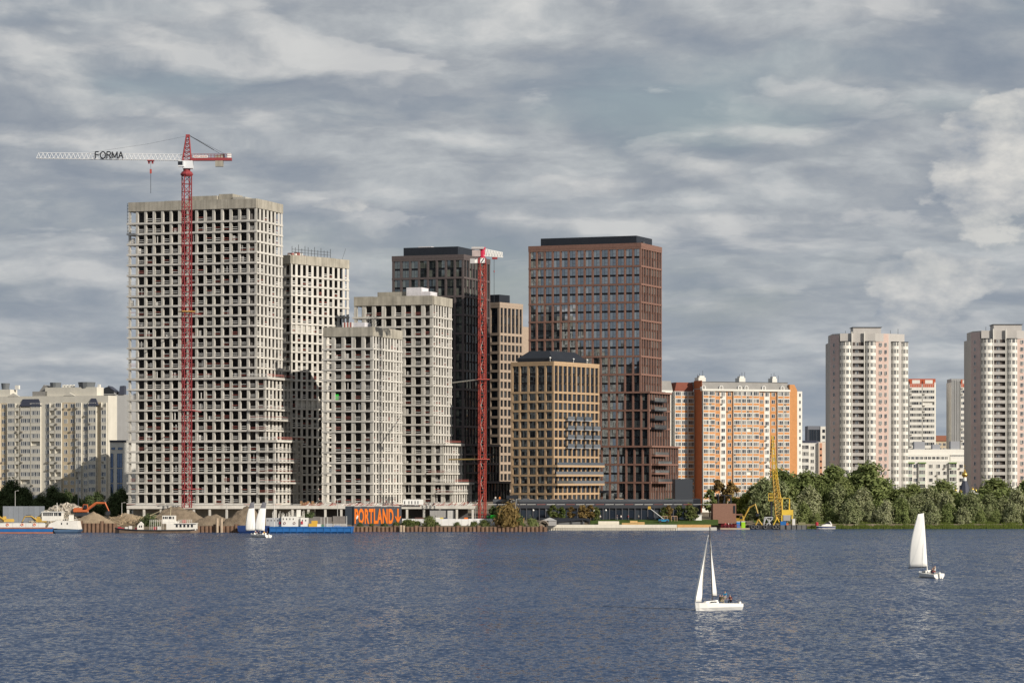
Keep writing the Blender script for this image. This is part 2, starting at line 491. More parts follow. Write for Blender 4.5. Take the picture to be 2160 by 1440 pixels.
# ------------------------------------------------------------------ concrete frame towers under construction
def concrete_tower(label, org, r, blocks, z0, h, pF, pS, top_h=3.9, par_h=2.9, open_w=2.12, top_inset=0.0, seed=1, technical=()):
    rnd = random.Random(seed)
    T = thing('concrete_tower', label, 'tower', (org[0], org[1], 0), r, 'unfinished concrete frame towers')
    rails = MB(); clutter = MB()
    i0 = 0; N = sum(bk[0] for bk in blocks)
    for bi, (nf, s, L) in enumerate(blocks):
        zb, zt = z0 + i0 * h, z0 + (i0 + nf) * h
        last = bi == len(blocks) - 1
        ztop = zt + (top_h if last else 0)
        nb = max(1, round(s / pF)); pf = s / nb; pwF = max(0.7, pf - open_w)
        ns = max(1, round(L / pS)); ps = L / ns; pwS = ps * 0.43
        # slabs
        sm = MB().box(-0.55, s + 0.22, -0.22, L, -0.30, 0.30).mesh('floor_slab'); sm.materials.append(concA)
        for i in range(nf + (1 if last else 0)):
            if bi and i == 0: pass
            z = zb + i * h
            if bi > 0 and i == 0: continue      # the block below carries its own roof slab
            obj('floor_slab', sm, T, (0, 0, z))
        if not last:                             # terrace slab, thicker and projecting
            MB().box(-0.5, s + 0.9, -0.5, L, -0.36, 0.36).build('terrace_slab', concA, T, (0, 0, zt))
            for i in range(1, nf):
                e = (1.7, 0.5, 2.3, 0.9)[i % 4]
                if bi == 0 or i < nf - 2:
                    MB().box(s - 5.5, s + e, -0.75, L * 0.8, -0.24, 0.24).build('balcony_slab', concA, T, (0, 0, zb + i * h + 0.02))
                    for z in (0.55, 0.95):
                        rails.box(s - 5, s + e - .1, -0.7, -0.64, zb + i * h + z, zb + i * h + z + 0.1, int(rnd.random() < .4)); rails.box(s + e - .14, s + e - .06, -0.6, L * .75, zb + i * h + z, zb + i * h + z + 0.1, int(rnd.random() < .4))
            k = 0
            for z in (0.75, 1.15):
                rails.box(s - 6, s + 0.8, -0.42, -0.36, zt + z, zt + z + 0.13, k % 2)
                rails.box(s + 0.72, s + 0.8, -0.4, L, zt + z, zt + z + 0.13, (k + 1) % 2)
        # piers
        for j in range(nb + 1):
            w = pwF if 0 < j < nb else pwF * 0.8
            x = j * pf
            x0, x1 = (x - w / 2, x + w / 2) if 0 < j < nb else ((0, w) if j == 0 else (s - w, s))
            split = x0 + (x1 - x0) * 0.55
            dz = rnd.uniform(-0.03, 0.03)
            m = MB(); m.box(x0, split, 0 + dz, 0.75, zb + 0.34, ztop, 0); m.box(split + 0.05, x1, 0.04 + dz, 0.75, zb + 0.34, ztop, 1)
            m.build('pier', [concB, concA] if j % 3 else [concA, concB], T)
        for j in range(1, ns + 1):
            y = j * ps
            MB().box(s - 0.17, s + rnd.uniform(-0.02, 0.03), y - pwS / 2 if j < ns else L - pwS, y + pwS / 2 if j < ns else L, zb + 0.34, ztop).build('pier', concA, T)
        # rooms behind the openings, their walls coloured dark as room shade
        MB().box(0.9, s - 4.2, 4.6, L - 0.5, zb, ztop).build('core_wall', concShade, T)
        for j in range(2, nb, 3): MB().box(j * pf - 0.1, j * pf + 0.1, 0.76, 4.6, zb, ztop).build('partition_wall', concShade, T)
        for j in range(2, ns, 2): MB().box(s - 4.2, s - 0.9, j * ps - 0.1, j * ps + 0.1, zb, ztop).build('partition_wall', concShade, T)
        # guard rails, props and pallets in the openings
        for i in range(nf + (1 if last else 0)):
            z = zb + i * h + 0.34
            for j in range(nb):
                x0, x1 = j * pf + pwF / 2, (j + 1) * pf - pwF / 2
                if rnd.random() < 0.62:
                    a = rnd.uniform(-0.06, 0.1)
                    for q, zz in ((rnd.random() < 0.22, 0.42), (rnd.random() < 0.22, 0.98)):
                        rails.box(x0, x1, 0.14, 0.2, z + zz + a, z + zz + a + 0.13, int(q))
                if rnd.random() < 0.10:
                    w = rnd.uniform(0.5, 0.9); x = rnd.uniform(x0, x1 - w); clutter.box(x, x + w, 0.5, 1.1, z, z + rnd.uniform(0.6, 1.7))
                if rnd.random() < 0.06:
                    x = rnd.uniform(x0 + .3, x1 - .3); clutter.box(x, x + 0.22, 0.3, 0.5, z, z + rnd.uniform(1.6, 2.4))
            for j in range(ns):
                if rnd.random() < 0.4:
                    for zz in (0.42, 0.98):
                        rails.box(s - 0.12, s - 0.06, j * ps + pwS / 2, (j + 1) * ps - pwS / 2, z + zz, z + zz + 0.16, int(rnd.random() < 0.2))
            for zz in (0.5, 1.0):                   # brackets of the safety fence on the left edge
                if rnd.random() < 0.7: rails.box(-0.55, -0.45, 0.1, 3, z + zz, z + zz + 0.1, 0)
        for (ti, ta, tb) in technical:
            if i0 <= ti < i0 + nf:
                MB().box(s - 0.45, s - 0.3, ta * L, tb * L, z0 + ti * h + 0.34, z0 + (ti + 1) * h - 0.36).build('infill_wall', concB, T)
        i0 += nf
    s, L = blocks[-1][1], blocks[-1][2]
    zt = z0 + N * h + top_h
    # board-marked parapet, in pours
    npz = max(3, int(s / 6)); ch = 1.4
    for j in range(npz):
        a, c = s * j / npz, s * (j + 1) / npz
        MB().box(a + 0.012, c - 0.012, -0.28 + rnd.uniform(0, 0.08), 0.3, zt, zt + par_h + rnd.uniform(-0.06, 0.06)).build('parapet', concP, T)
    nps = max(2, int(L / 6))
    for j in range(nps):
        a, c = L * j / nps, L * (j + 1) / nps
        MB().box(s - 0.3, s + 0.28 - rnd.uniform(0, 0.08), a + (0.31 if j == 0 else 0.012), c - 0.012, zt, zt + par_h + rnd.uniform(-0.06, 0.06)).build('parapet', concP, T)
    MB().box(0.05, s - 0.31, 0.31, L, zt - 0.1, zt + 1.0).build('roof_slab', concP, T)
    rails.build('guard_rail', [railW, railR], T, kind='stuff')
    if clutter.v: clutter.build('building_material', mat('pallet_goods', (0.55, 0.53, 0.5), 0.7, isl=0.4), T, kind='stuff')
    return T, zt + par_h

Z0 = 7.9
RT = R(-18)
# largest tower, left
org, s, L = frame(271, 541, 596, 930, RT)
s2 = front_len(org, 560, RT); s3 = front_len(org, 580, RT)
T1, zt = concrete_tower('tallest pale concrete tower shell behind the red lattice crane mast', org, RT,
    [(6, s3, side_len(org, s3, 636, RT)), (6, s2, side_len(org, s2, 615, RT)), (15, s, L)], Z0, 3.27, 3.0, 3.2, seed=3)
MB().box(19, 29, 3, 12, zt - 2, zt + 1.6).build('lift_overrun', concP, T1)
MB().box(29.2, 34, 4, 12, zt - 2, zt + 2.1).build('lift_overrun', concP, T1)
MB().box(34.2, 38.5, 3.5, 12, zt - 2, zt + 1.0).build('lift_overrun', concB, T1)
k = MB()
for i in range(9): k.bar((-0.5, 0.2, zt - 9 + i), (-0.5, 2.2, zt - 9 + i), 0.06); k.bar((-0.5, 0.2, zt - 9 + i), (1.0, 0.1, zt - 9 + i), 0.05)
for y in (0.2, 2.2): k.bar((-0.5, y, zt - 10), (-0.5, y, zt - 0.2), 0.07)
k.build('scaffold', steel_dk, T1)

# second tower, turned, half hidden behind the first
r2 = R(-37)
org, s, L = frame(556, 614, 736, 962, r2)
T2, zt = concrete_tower('pale concrete tower shell with steel rods standing on its roof', org, r2, [(24, s, L)], Z0, 3.05, 2.9, 2.7, seed=5,
    technical=((10, 0.08, 0.52), (18, 0.05, 0.42)))
k = MB()
for i in range(13):
    y = L * (0.04 + i * 0.055); hgt = random.uniform(2.2, 4.2)
    k.bar((s - 0.6, y, zt - 0.3), (s - 0.6, y, zt + hgt), 0.1)
    if i: k.bar((s - 0.6, y, zt + 1.9), (s - 0.6, y - L * 0.055, zt + 1.9), 0.05); k.bar((s - 0.6, y, zt + 1.0), (s - 0.6, y - L * 0.055, zt + 1.0), 0.05)
k.bar((s - 0.5, L * 0.9, zt - 0.2), (s + 0.3, L * 0.93, zt + 3.6), 0.06)
k.build('roof_rod', steel_dk, T2)
k = MB()
for i in range(6): k.box(s - 3.5 + random.uniform(-1, 1), s - 2.4, L * (0.05 + 0.05 * i), L * (0.05 + 0.05 * i) + 1.2, zt - 1.9, zt + random.uniform(0.2, 1.3), i % 2)
k.build('formwork', [railW, railR], T2)

# low tower in front
org, s, L = frame(682, 787, 848, 925, RT)
T3, zt = concrete_tower('lowest pale concrete tower shell directly above the orange lettering board', org, RT, [(15, s, L)], Z0, 3.21, 3.1, 2.7, seed=9)
MB().box(9.2, 13.5, 0.6, 6, zt - 1.9, zt + 1.4).build('tarpaulin_cover', tarp_white, T3)
k = MB()
for i in range(7): k.box(6.2 + i * 0.5, 6.6 + i * 0.5, 0.5, 0.7, zt - 0.3, zt + 1.5, i % 2)
k.build('formwork', [railW, railR], T3)
k = MB()
for i in range(5):
    for j in range(4):
        x = 13.0 + i * 0.8; k.bar((x, 4, zt - 0.5 + j), (x + 0.8, 4, zt + 0.5 + j), 0.05); k.bar((x, 4, zt - 0.5 + j), (x, 4, zt + 0.5 + j), 0.06)
k.build('scaffold', mat('scaffold_grey', (0.25, 0.25, 0.24), 0.6), T3)
k = MB(); k.box(3.4, 4.9, 0.3, 0.9, Z0 + 10 * 3.21 - 2.6 + 0.34 + 2.6, Z0 + 10 * 3.21 + 0.34 + 1.7)
k.build('green_sheet', mat('green_sheet', (0.03, 0.55, 0.05), 0.6), T3)

# fourth tower with stepped base
org, s, L = frame(747, 913, 953, 965, RT)
sb = front_len(org, 935, RT); sc_ = front_len(org, 955, RT)
T4, zt = concrete_tower('pale concrete tower shell with stepped base left of the slim red crane', org, RT,
    [(2, sc_, side_len(org, sc_, 995, RT)), (4, sb, side_len(org, sb, 975, RT)), (13, s, L)], Z0, 3.17, 3.25, 2.5, seed=13)
MB().box(7, 17, 3, 10, zt - 2, zt + 1.6).build('lift_overrun', concP, T4)
MB().box(17.3, 22.5, 2.2, 9, zt - 2, zt + 2.9).build('tarpaulin_cover', tarp_white, T4)
MB().box(22.6, 25.5, 2.4, 9, zt - 2, zt + 1.5).build('tarpaulin_cover', tarp_white, T4)

# shared parking podium under the concrete towers
Dp = 917
pod = thing('concrete_podium', 'long pale concrete podium deck on columns under the unfinished towers', 'podium', (0, 0, 0))
x0, x1 = WX(267, Dp), WX(1000, Dp)
MB().box(x0, x1, Dp, Dp + 60, 6.6, 7.55).build('deck_slab', concA, pod)
i = 0; x = x0 + 0.4
cmesh = MB().box(-0.35, 0.35, 0, 0.7, 0, 4.2).mesh('column'); cmesh.materials.append(concA)
while x < x1:
    obj('column', cmesh, pod, (x, Dp + 0.3, 2.4)); x += 4.9 + (0.3 if i % 2 else 0); i += 1
MB().box(x0 + 1, WX(660, Dp), Dp + 8, Dp + 8.4, 2.4, 6.6).build('back_wall', concB, pod)
MB().box(WX(662, Dp), x1 - 2, Dp + 7, Dp + 7.4, 2.4, 6.6).build('back_wall', concShade, pod)  # shade-darkened concrete under the deck
k = MB(); rr = random.Random(2)
for i in range(150):
    x = rr.uniform(WX(640, Dp), x1); k.bar((x, Dp + 0.3, 7.6), (x + rr.uniform(0.6, 1.8), Dp + 0.3, 7.6 + rr.uniform(0.2, 1.2)), 0.09, i % 2)
for i in range(60): k.bar((x0 + i * 3, Dp + .3, 7.9), (x0 + i * 3 + 2.6, Dp + .3, 7.95), 0.07, i % 3 == 0)
k.build('safety_fence', [railW, railR], pod, kind='stuff')
k = MB()
for i in range(9): k.box(WX(632, Dp) + i * 0.7, WX(632, Dp) + i * 0.7 + 0.6, Dp + 2, Dp + 4, 7.6, 8.2 + rr.uniform(0, 0.8))
k.build('timber_stack', mat('timber_brown', (0.25, 0.15, 0.08), 0.9, isl=0.4), pod, kind='stuff')

# ------------------------------------------------------------------ clad towers with windows
def add_windows(T, items, mats, limit=290):
    """items: (w, h, mullions, orient, x, y, z); orient 'f' looks to -y, 'r' looks to +x"""
    items = sorted(items, key=lambda q: (q[3] != 'f', -q[0] * q[1]))
    cache = {}
    rest = MB()
    for n_, (w, h, mu, o_, x, y, z) in enumerate(items):
        w = round(w, 2); h = round(h, 2)
        key = (w, h, mu, o_)
        m = MB()
        t = 0.07 if w > 1 else 0.05
        fr_ = [(0, w, 0, t), (0, w, h - t, h), (0, t, t, h - t), (w - t, w, t, h - t)]
        for q in range(1, mu): fr_.append((w * q / mu - t / 2, w * q / mu + t / 2, t, h - t))
        for (a, c, e, g) in fr_: m.box(a, c, -0.05, 0.05, e, g, 0)
        for q in range(mu):
            a, c = w * q / mu + t / 2, w * (q + 1) / mu - t / 2
            if q % 2 == 1 and h > 1.6: m.box(a, c, -0.045, 0.04, h * 0.42, h * 0.42 + 0.05, 0)
            m.quad((a, 0, t * .6), (c, 0, t * .6), (c, 0, h - t * .6), (a, 0, h - t * .6), 1)
        if o_ == 'r': m.v = [(-vy, vx, vz) for vx, vy, vz in m.v]
        if n_ < limit:
            if key not in cache:
                me = m.mesh('window')
                for q in mats: me.materials.append(q)
                cache[key] = me
            obj('window', cache[key], T, (x, y, z))
        else:
            mi = m.m; base = len(rest.v)
            rest.v += [(vx + x, vy + y, vz + z) for vx, vy, vz in m.v]
            rest.f += [tuple(i + base for i in f) for f in m.f]; rest.m += mi
    if rest.v: rest.build('windows_beyond', mats, T, kind='stuff')

def clad_tower(name, label, org, r, blocks, z0, h, per, pF, pS, pierm, bandm, backm, winmats, pw=0.75, bw=0.7, top=None, par=1.1, group=None, seed=1, topn=0, pwS=0.5, mu=2):
    rnd = random.Random(seed)
    T = thing(name, label, 'tower', (org[0], org[1], 0), r, group)
    wins = []; i0 = 0; N = sum(q[0] for q in blocks)
    for bi, (nf, s, L) in enumerate(blocks):
        last = bi == len(blocks) - 1
        zb, zt = z0 + i0 * h, z0 + (i0 + nf) * h
        nb = max(1, round(s / pF)); pf = s / nb
        ns = max(1, round(L / pS)); ps = L / ns
        MB().box(0.2, s - 0.62, 0.62, L, zb, zt).build('wall_panel', backm, T)
        for j in range(nb + 1):
            x0 = max(0, min(s - pw, j * pf - pw / 2))
            MB().box(x0, x0 + pw, 0, 0.6, zb, zt).build('pier', pierm, T)
        for j in range(1, ns + 1):
            y0 = min(L - pwS, j * ps - pwS / 2)
            MB().box(s - 0.6, s, y0, y0 + pwS, zb, zt).build('pier', pierm, T)
        for i in range(0, nf + 1):
            fl = i0 + i
            if (fl % per and not (i == nf)) or (topn and last and nf - topn < i < nf): continue
            z = zb + i * h
            p = 0.06 + (0.55 if (i == nf and not last) else 0)
            MB().box(-0.08, s + p, -p, 0.5, z - bw / 2, z + bw / 2).build('band', bandm, T)
            MB().box(s - 0.5, s + p, 0.502, L, z - bw / 2, z + bw / 2).build('band', bandm, T)
        for i in range(nf):
            fl = i0 + i
            lo = bw / 2 if fl % per == 0 else 0.28
            hi = bw / 2 if (fl + 1) % per == 0 else 0.28
            z = zb + i * h + lo; hh = h - lo - hi
            for j in range(nb):
                a = j * pf + (pw if j == 0 else pw / 2); c = (j + 1) * pf - (pw if j == nb - 1 else pw / 2)
                wins.append((c - a, hh, mu, 'f', a, 0.42, z))
            for j in range(ns):
                a = j * ps + (0.65 if j == 0 else pwS / 2); c = (j + 1) * ps - (pwS if j == ns - 1 else pwS / 2)
                if c - a > 0.4: wins.append((c - a, hh, 1, 'r', s - 0.42, a, z))
        i0 += nf
    add_windows(T, wins, winmats)
    s, L = blocks[-1][1], blocks[-1][2]; zt = z0 + N * h
    MB().box(0, s, 0.01, L, zt + bw / 2, zt + bw / 2 + 0.15).build('roof_slab', backm, T)
    MB().box(-0.1, s + 0.1, -0.1, 0.4, zt + bw / 2 + 0.002, zt + par).build('parapet', bandm, T)
    MB().box(s - 0.4, s + 0.1, 0.402, L, zt + bw / 2 + 0.002, zt + par).build('parapet', bandm, T)
    return T, zt + par

fr_dark = mat('window_frame_dark', (0.02, 0.022, 0.026), 0.4)
gl_sky = glass('glass_sky', (0.80, 0.88, 0.95), 0.30, curtain=0.35)
gl_dark = glass('glass_dark', (0.75, 0.85, 0.95), 0.05, dark=(0.006, 0.008, 0.013), lite=(0.05, 0.055, 0.06), curtain=0.25)
gl_mid = glass('glass_mid', (0.78, 0.86, 0.88), 0.16, dark=(0.012, 0.016, 0.018), lite=(0.15, 0.16, 0.13), curtain=0.4)
brownA = mat('terracotta_brown', (0.21, 0.118, 0.092), 0.8, 0.18, 1.5, 0.2, objrnd=0.08)
brownB = mat('dark_brown', (0.105, 0.086, 0.085), 0.8, 0.15, 1.5, 0.2, objrnd=0.08)
tanA = mat('sand_brick', (0.41, 0.285, 0.175), 0.85, 0.15, 1.5, 0.2, objrnd=0.08)
tanB = mat('pale_brick', (0.35, 0.275, 0.215), 0.85, 0.12, 1.5, 0.2, objrnd=0.06)

# dark brown tower behind the slim crane
r = R(-20)
org, s, L = frame(827, 978, 1034, 1050, r)
sA = front_len(org, 1000, r); sB = front_len(org, 1012, r)
TF, zt = clad_tower('dark_tower', 'dark brown clad tower with black roof box behind the slim red crane', org, r,
    [(2, sB, side_len(org, sB, 1075, r)), (4, sA, side_len(org, sA, 1053, r)), (20, s, L)], 8.0, 3.27, 2, 3.35, 3.0, brownB, brownB, black_clad, [fr_dark, gl_mid], par=1.6, seed=3)
MB().box(3.5, s - 3.0, 2.2, L - 2, zt - 1, zt + 3.0).build('roof_box', black_clad, TF)
MB().box(8, 13, 5, 10, zt + 3.0, zt + 3.5).build('roof_hatch', tarp_white, TF)
for fl, q in ((5, 3.0), (4, 5.2), (3, 2.4)):
    MB().box(sA - 3, sA + 0.9 + q * 0.35, -0.7, 12, 8 + fl * 3.27 - 0.3, 8 + fl * 3.27 + 0.3).build('balcony_slab', brownB, TF)

# slender pale tower between the two brown ones
r = R(-33)
org, s, L = frame(1012, 1054, 1103, 1085, r)
TG, zt = clad_tower('pale_tower', 'slender pale brick tower between the two brown towers', org, r, [(21, s, L)], 8.0, 3.35, 1, 3.6, 2.6, tanB, tanB, black_clad, [fr_dark, gl_dark], pw=0.9, bw=0.95, par=1.5, topn=3, pwS=0.75)
MB().box(1.0, s - 1.2, 1.5, L - 7, zt - 1, zt + 2.9).build('roof_box', black_clad, TG)
w0 = L + 0.02
m = MB(); m.box(s - 8, s - 0.3, w0, w0 + 5, 8, 8 + 19 * 3.35); m.build('rear_wing', tanB, TG)

# big terracotta tower
r = R(-22)
org, s, L = frame(1115, 1352, 1396, 1010, r)
sA = s + s / round(s / 3.02); sB = sA + 0.6
TH, zt = clad_tower('terracotta_tower', 'broad terracotta clad tower with black roof box, tallest on the right', org, r,
    [(6, sB, side_len(org, sB, 1431, r)), (6, sA, side_len(org, sA, 1414, r)), (16, s, L)], 8.4, 3.05, 2, 3.02, 2.6, brownA, brownA, black_clad, [fr_dark, gl_sky], pw=0.6, bw=0.6, pwS=0.42, par=1.7, seed=8, topn=0)
MB().box(3.5, s - 2.5, 2.5, L - 3, zt - 1, zt + 2.7).build('roof_box', black_clad, TH)
k = MB(); k.lathe((s - 0.9, 5, zt), [(0.8, 0), (0.7, 0.6), (0.2, 0.95)], 10); k.build('roof_vent', steel_dk, TH)
gl_rail = glass('glass_balustrade', (0.8, 0.85, 0.9), 0.14, dark=(0.06, 0.065, 0.07), lite=(0.12, 0.12, 0.12))
for fl in (8, 9, 10, 11):
    zz = 8.4 + fl * 3.05
    MB().box(sA - 0.2, sA + 1.5, 1.5, 14, zz - 0.25, zz + 0.1).build('balcony_slab', black_clad, TH)
    MB().box(sA + 1.42, sA + 1.5, 1.5, 14, zz + 0.1, zz + 1.25).build('balustrade', gl_rail, TH)
for fl in (2, 3, 4, 5):
    zz = 8.4 + fl * 3.05; e = 1.3 if fl % 2 else 2.4
    MB().box(sB - 0.3, sB + e, 1.0, 15, zz - 0.32, zz + 0.3).build('balcony_slab', brownA, TH)
    MB().box(sB + e - 0.08, sB + e, 1.0, 15, zz + 0.3, zz + 1.2).build('balustrade', gl_rail, TH)
MB().box(0.5, s * 0.72, -3.0, -0.1, 8.4 + 2.6, 8.4 + 3.3).build('entrance_canopy', black_clad, TH)

# sand coloured tower in front
r = R(-31)
org, s, L = frame(1078, 1168, 1264, 955, r)
TI, zt = clad_tower('sand_tower', 'low sand coloured brick tower with black mansard roof in front of the terracotta tower', org, r,
    [(15, s, L)], 8.0, 2.955, 1, 3.05, 2.9, tanA, tanA, black_clad, [fr_dark, gl_dark], pw=0.66, bw=0.66, par=1.0, topn=3, pwS=0.55, seed=4)
k = MB(); e = 2.0
k.loft([[(1.5, 1.5, zt - .6), (s - 1.5, 1.5, zt - .6), (s - 1.5, L * .8, zt - .6), (1.5, L * .8, zt - .6)],
        [(1.5, 1.5, zt + 1.2), (s - 1.5, 1.5, zt + 1.2), (s - 1.5, L * .8, zt + 1.2), (1.5, L * .8, zt + 1.2)],
        [(4.5, 4.0, zt + 3.6), (s - 4, 4.0, zt + 3.6), (s - 4, L * .8 - 3, zt + 3.6), (4.5, L * .8 - 3, zt + 3.6)]])
k.build('mansard_roof', black_clad, TI)
for fl in (6, 7, 8, 9):
    zz = 8 + fl * 2.955
    for q in range(4):
        y = L * (0.24 + 0.19 * q)
        if fl == 9 and q == 3: continue
        MB().box(s, s + 1.15, y, y + L * 0.15, zz - 0.12, zz + 0.12).build('balcony_slab', mat('balcony_grey', (0.3, 0.31, 0.33), 0.5), TI)
        MB().box(s + 1.08, s + 1.15, y, y + L * 0.15, zz + 0.12, zz + 1.3).build('balustrade', gl_rail, TI)
for fl, e in ((3, 1.7), (4, 1.3), (5, 1.7)):
    zz = 8 + (fl - 1) * 2.955
    MB().box(s - 3.5, s + e, -0.5, L + 0.6, zz - 0.3, zz + 0.36).build('balcony_slab', tanA, TI)
    MB().box(s + e - 0.07, s + e, -0.5, L + 0.6, zz + 0.36, zz + 1.25).build('balustrade', gl_rail, TI)
for (lx, ly) in ((s - 2, 1.2), (s - 1.2, L * .5), (s - 1.2, L * .8)):
    k = MB(); k.bar((lx, ly, zt), (lx, ly, zt + 0.9), 0.06); k.lathe((lx, ly, zt + 0.9), [(0.05, 0), (0.32, 0.2), (0.32, 0.4), (0.05, 0.6)], 8); k.build('roof_lamp', white_paint, TI)

# black glazed podium
Dj = 936
J = thing('glazed_podium', 'low black glazed shopping podium with vertical fins along the promenade', 'building', (0, 0, 0))
x0, x1 = WX(1040, Dj), WX(1462, Dj)
MB().box(x0, x1, Dj, Dj + 55, 6.6, 8.6).build('fascia', mat('fascia_grey', (0.045, 0.048, 0.058), 0.5, 0.15, 0.2), J)
MB().box(x0, x1, Dj + 0.1, Dj + 0.25, 8.6, 9.4).build('balustrade', gl_rail, J)
MB().box(x0, x1, Dj + 0.6, Dj + 55, 2.4, 6.6).build('wall', black_clad, J)
i = 0; x = x0 + 0.5
finm = MB().box(-0.1, 0.1, 0, 0.5, 0, 4.0).mesh('fin'); finm.materials.append(mat('fin_grey', (0.10, 0.10, 0.115), 0.5))
items = []
while x < x1 - 1:
    obj('fin', finm, J, (x, Dj + 0.05, 2.6)); items.append((1.75, 3.3, 1, 'f', x + 0.13, Dj + 0.55, 2.7)); x += 2.0; i += 1
add_windows(J, items, [fr_dark, gl_dark])
k = MB(); rr = random.Random(5)
for i in range(22):
    x = rr.uniform(x0 + 8, x1 - 6); w = rr.uniform(0.8, 3.2); k.box(x, x + w, Dj + 1, Dj + 2, 8.65, 9.2 + rr.uniform(0, .5), i % 3)
k.build('terrace_planter', [mat('planter_sand', (0.4, 0.27, 0.18), 0.8), mat('planter_green', (0.05, 0.08, 0.03), 0.9), mat('planter_grey', (0.1, 0.1, 0.11), 0.7)], J, kind='stuff')
MB().box(WX(1068, Dj), WX(1090, Dj), Dj - 3, Dj + 1, 9.6, 10.6).build('signal_cabin', black_clad, J)
k = MB()
for x in (WX(1071, Dj), WX(1087, Dj)): k.box(x, x + .3, Dj - 2.8, Dj - 2.5, 2.4, 9.6)
k.build('cabin_leg', steel_dk, J)
# lower annex at the right end
MB().box(WX(1425, 950), WX(1478, 950), 950, 975, 2.4, WZ(1052, 950)).build('annex', black_clad, J)
MB().box(WX(1425, 955), WX(1462, 955), 957, 975, WZ(1052, 950), WZ(1010, 955)).build('annex', mat('slate_panel', (0.05, 0.055, 0.065), 0.4), J)
# ------------------------------------------------------------------ panel apartment blocks
fr_white = mat('window_frame_white', (0.74, 0.73, 0.70), 0.5)
gl_apt = glass('glass_apartment', (0.8, 0.87, 0.95), 0.10, dark=(0.02, 0.022, 0.028), lite=(0.34, 0.33, 0.30), curtain=0.45)
cream = mat('panel_cream', (0.60, 0.57, 0.50), 0.9, 0.08, 0.2, 0.1, streak=0.12)
cream_d = mat('panel_tan', (0.54, 0.45, 0.32), 0.9, 0.08, 0.2, 0.1, streak=0.12)
white_pan = mat('panel_white', (0.70, 0.68, 0.63), 0.9, 0.06, 0.2, 0.1, streak=0.1)
orange = mat('brick_orange', (0.52, 0.255, 0.11), 0.9, 0.10, 1.0, 0.1, objrnd=0.06)
roofg = mat('roof_grey', (0.26, 0.25, 0.235), 0.7, 0.12, 0.4)
roofn = mat('roof_navy', (0.045, 0.05, 0.075), 0.6)
ac_m = mat('ac_unit', (0.22, 0.2, 0.17), 0.7)

def facade(T, cols, z0, nf, h, y=0.0, seed=1, par_m=None, winm=None):
    """cols: (x0, x1, kind, material). w: windows in the wall; l: glazed loggia; b: open balcony; s: plain strip"""
    rnd = random.Random(seed); winm = winm or [fr_white, gl_apt]; wins = []; acs = MB()
    cache = {}
    for (x0, x1, kind, m) in cols:
        w = x1 - x0
        if m: MB().box(x0, x1, y - 0.06, y + 0.3, z0, z0 + nf * h).build('wall_strip', m, T)
        for i in range(nf):
            z = z0 + i * h
            if kind == 'w':
                ww = min(1.5, w * 0.72); wins.append((ww, 1.5, 2, 'f', (x0 + x1) / 2 - ww / 2, y - 0.08, z + 0.85))
                if rnd.random() < 0.18: acs.box(x0 + 0.2, x0 + 0.9, y - 0.45, y - 0.06, z + 0.25, z + 0.75)
            elif kind in 'lb':
                key = (round(w, 2), kind, par_m)
                if key not in cache:
                    q = MB(); q.box(0, w, -0.75, 0.0, -0.12, 0.10, 1); q.box(0.06, w - 0.06, -0.72, -0.6, 0.10, 0.98, 0); q.box(0, w, -0.76, -0.58, 0.98, 1.08, 1)
                    q.box(0, 0.12, -0.74, 0, 0.1, h - 0.12, 1); q.box(w - 0.12, w, -0.74, 0, 0.1, h - 0.12, 1)
                    me = q.mesh('loggia'); me.materials.append(par_m or m or cream); me.materials.append(white_pan if par_m else (m or cream)); cache[key] = me
                obj('loggia', cache[key], T, (x0, y, z))
                if kind == 'l' and rnd.random() < 0.95:
                    wins.append((w - 0.26, h - 1.25, max(2, round(w / 0.85)), 'f', x0 + 0.13, y - 0.66, z + 1.1))
                if rnd.random() < 0.22: acs.box(x0 + 0.3, x0 + 1.0, y - 1.1, y - 0.78, z + 0.3, z + 0.8)
    add_windows(T, wins, winm, 295)
    if acs.v: acs.build('air_conditioner', ac_m, T, kind='stuff')

# cream block on the left
ra = R(-20)
Da = 1085
kL = -25
org, s, L_ = frame(kL, 228, 240, Da, ra); L_ = 14
A = thing('cream_apartment_block', 'cream and tan panel apartment block with navy mansard roofs at far left', 'building', (org[0], org[1], 0), ra)
def ax(px): return front_len(org, px, ra)
def zA(py): return WZ(py, Da + 15)
h = 2.80; nf = 13; z0 = zA(850) - nf * h
MB().box(0, s, 0.02, 7, 2.4, zA(836)).build('wall', cream, A)
cols = []
for (a, c, k_, m) in ((-16, 1, 'l', None), (1, 15, 'w', cream_d), (17, 33, 'l', None), (34, 42, 'b', None), (45, 66, 'l', None), (67, 87, 'l', None), (96, 105, 'w', None), (106, 117, 'b', None),
                      (118, 131, 'l', None), (132, 146, 'w', cream_d), (146, 160, 'w', cream_d), (161, 173, 'l', None), (175, 186, 'w', None), (188, 204, 'l', None), (206, 214, 's', cream_d), (215, 226, 'l', None)):
    cols.append((ax(a), ax(c), k_, m))
facade(A, cols, z0, nf, h, seed=4)
for (a, c, y0, y1) in ((-20, 17, 836, 821), (91, 200, 836, 818), (64, 95, 836, 826)):
    MB().box(ax(a), ax(c), 1.5, 6.8, zA(y0), zA(y1)).build('attic', cream if a != 64 else roofg, A)
for (a, c) in ((44, 88), (188, 209)):
    q = MB(); x0, x1 = ax(a), ax(c)
    q.loft([[(x0, -0.95, zA(857)), (x1, -0.95, zA(857)), (x1, 0.0, zA(857)), (x0, 0.0, zA(857))], [(x0 + .9, -0.15, zA(842)), (x1 - 1.2, -0.15, zA(842)), (x1 - 1.2, 0, zA(842)), (x0 + .9, 0, zA(842))]])
    q.build('mansard_roof', roofn, A)
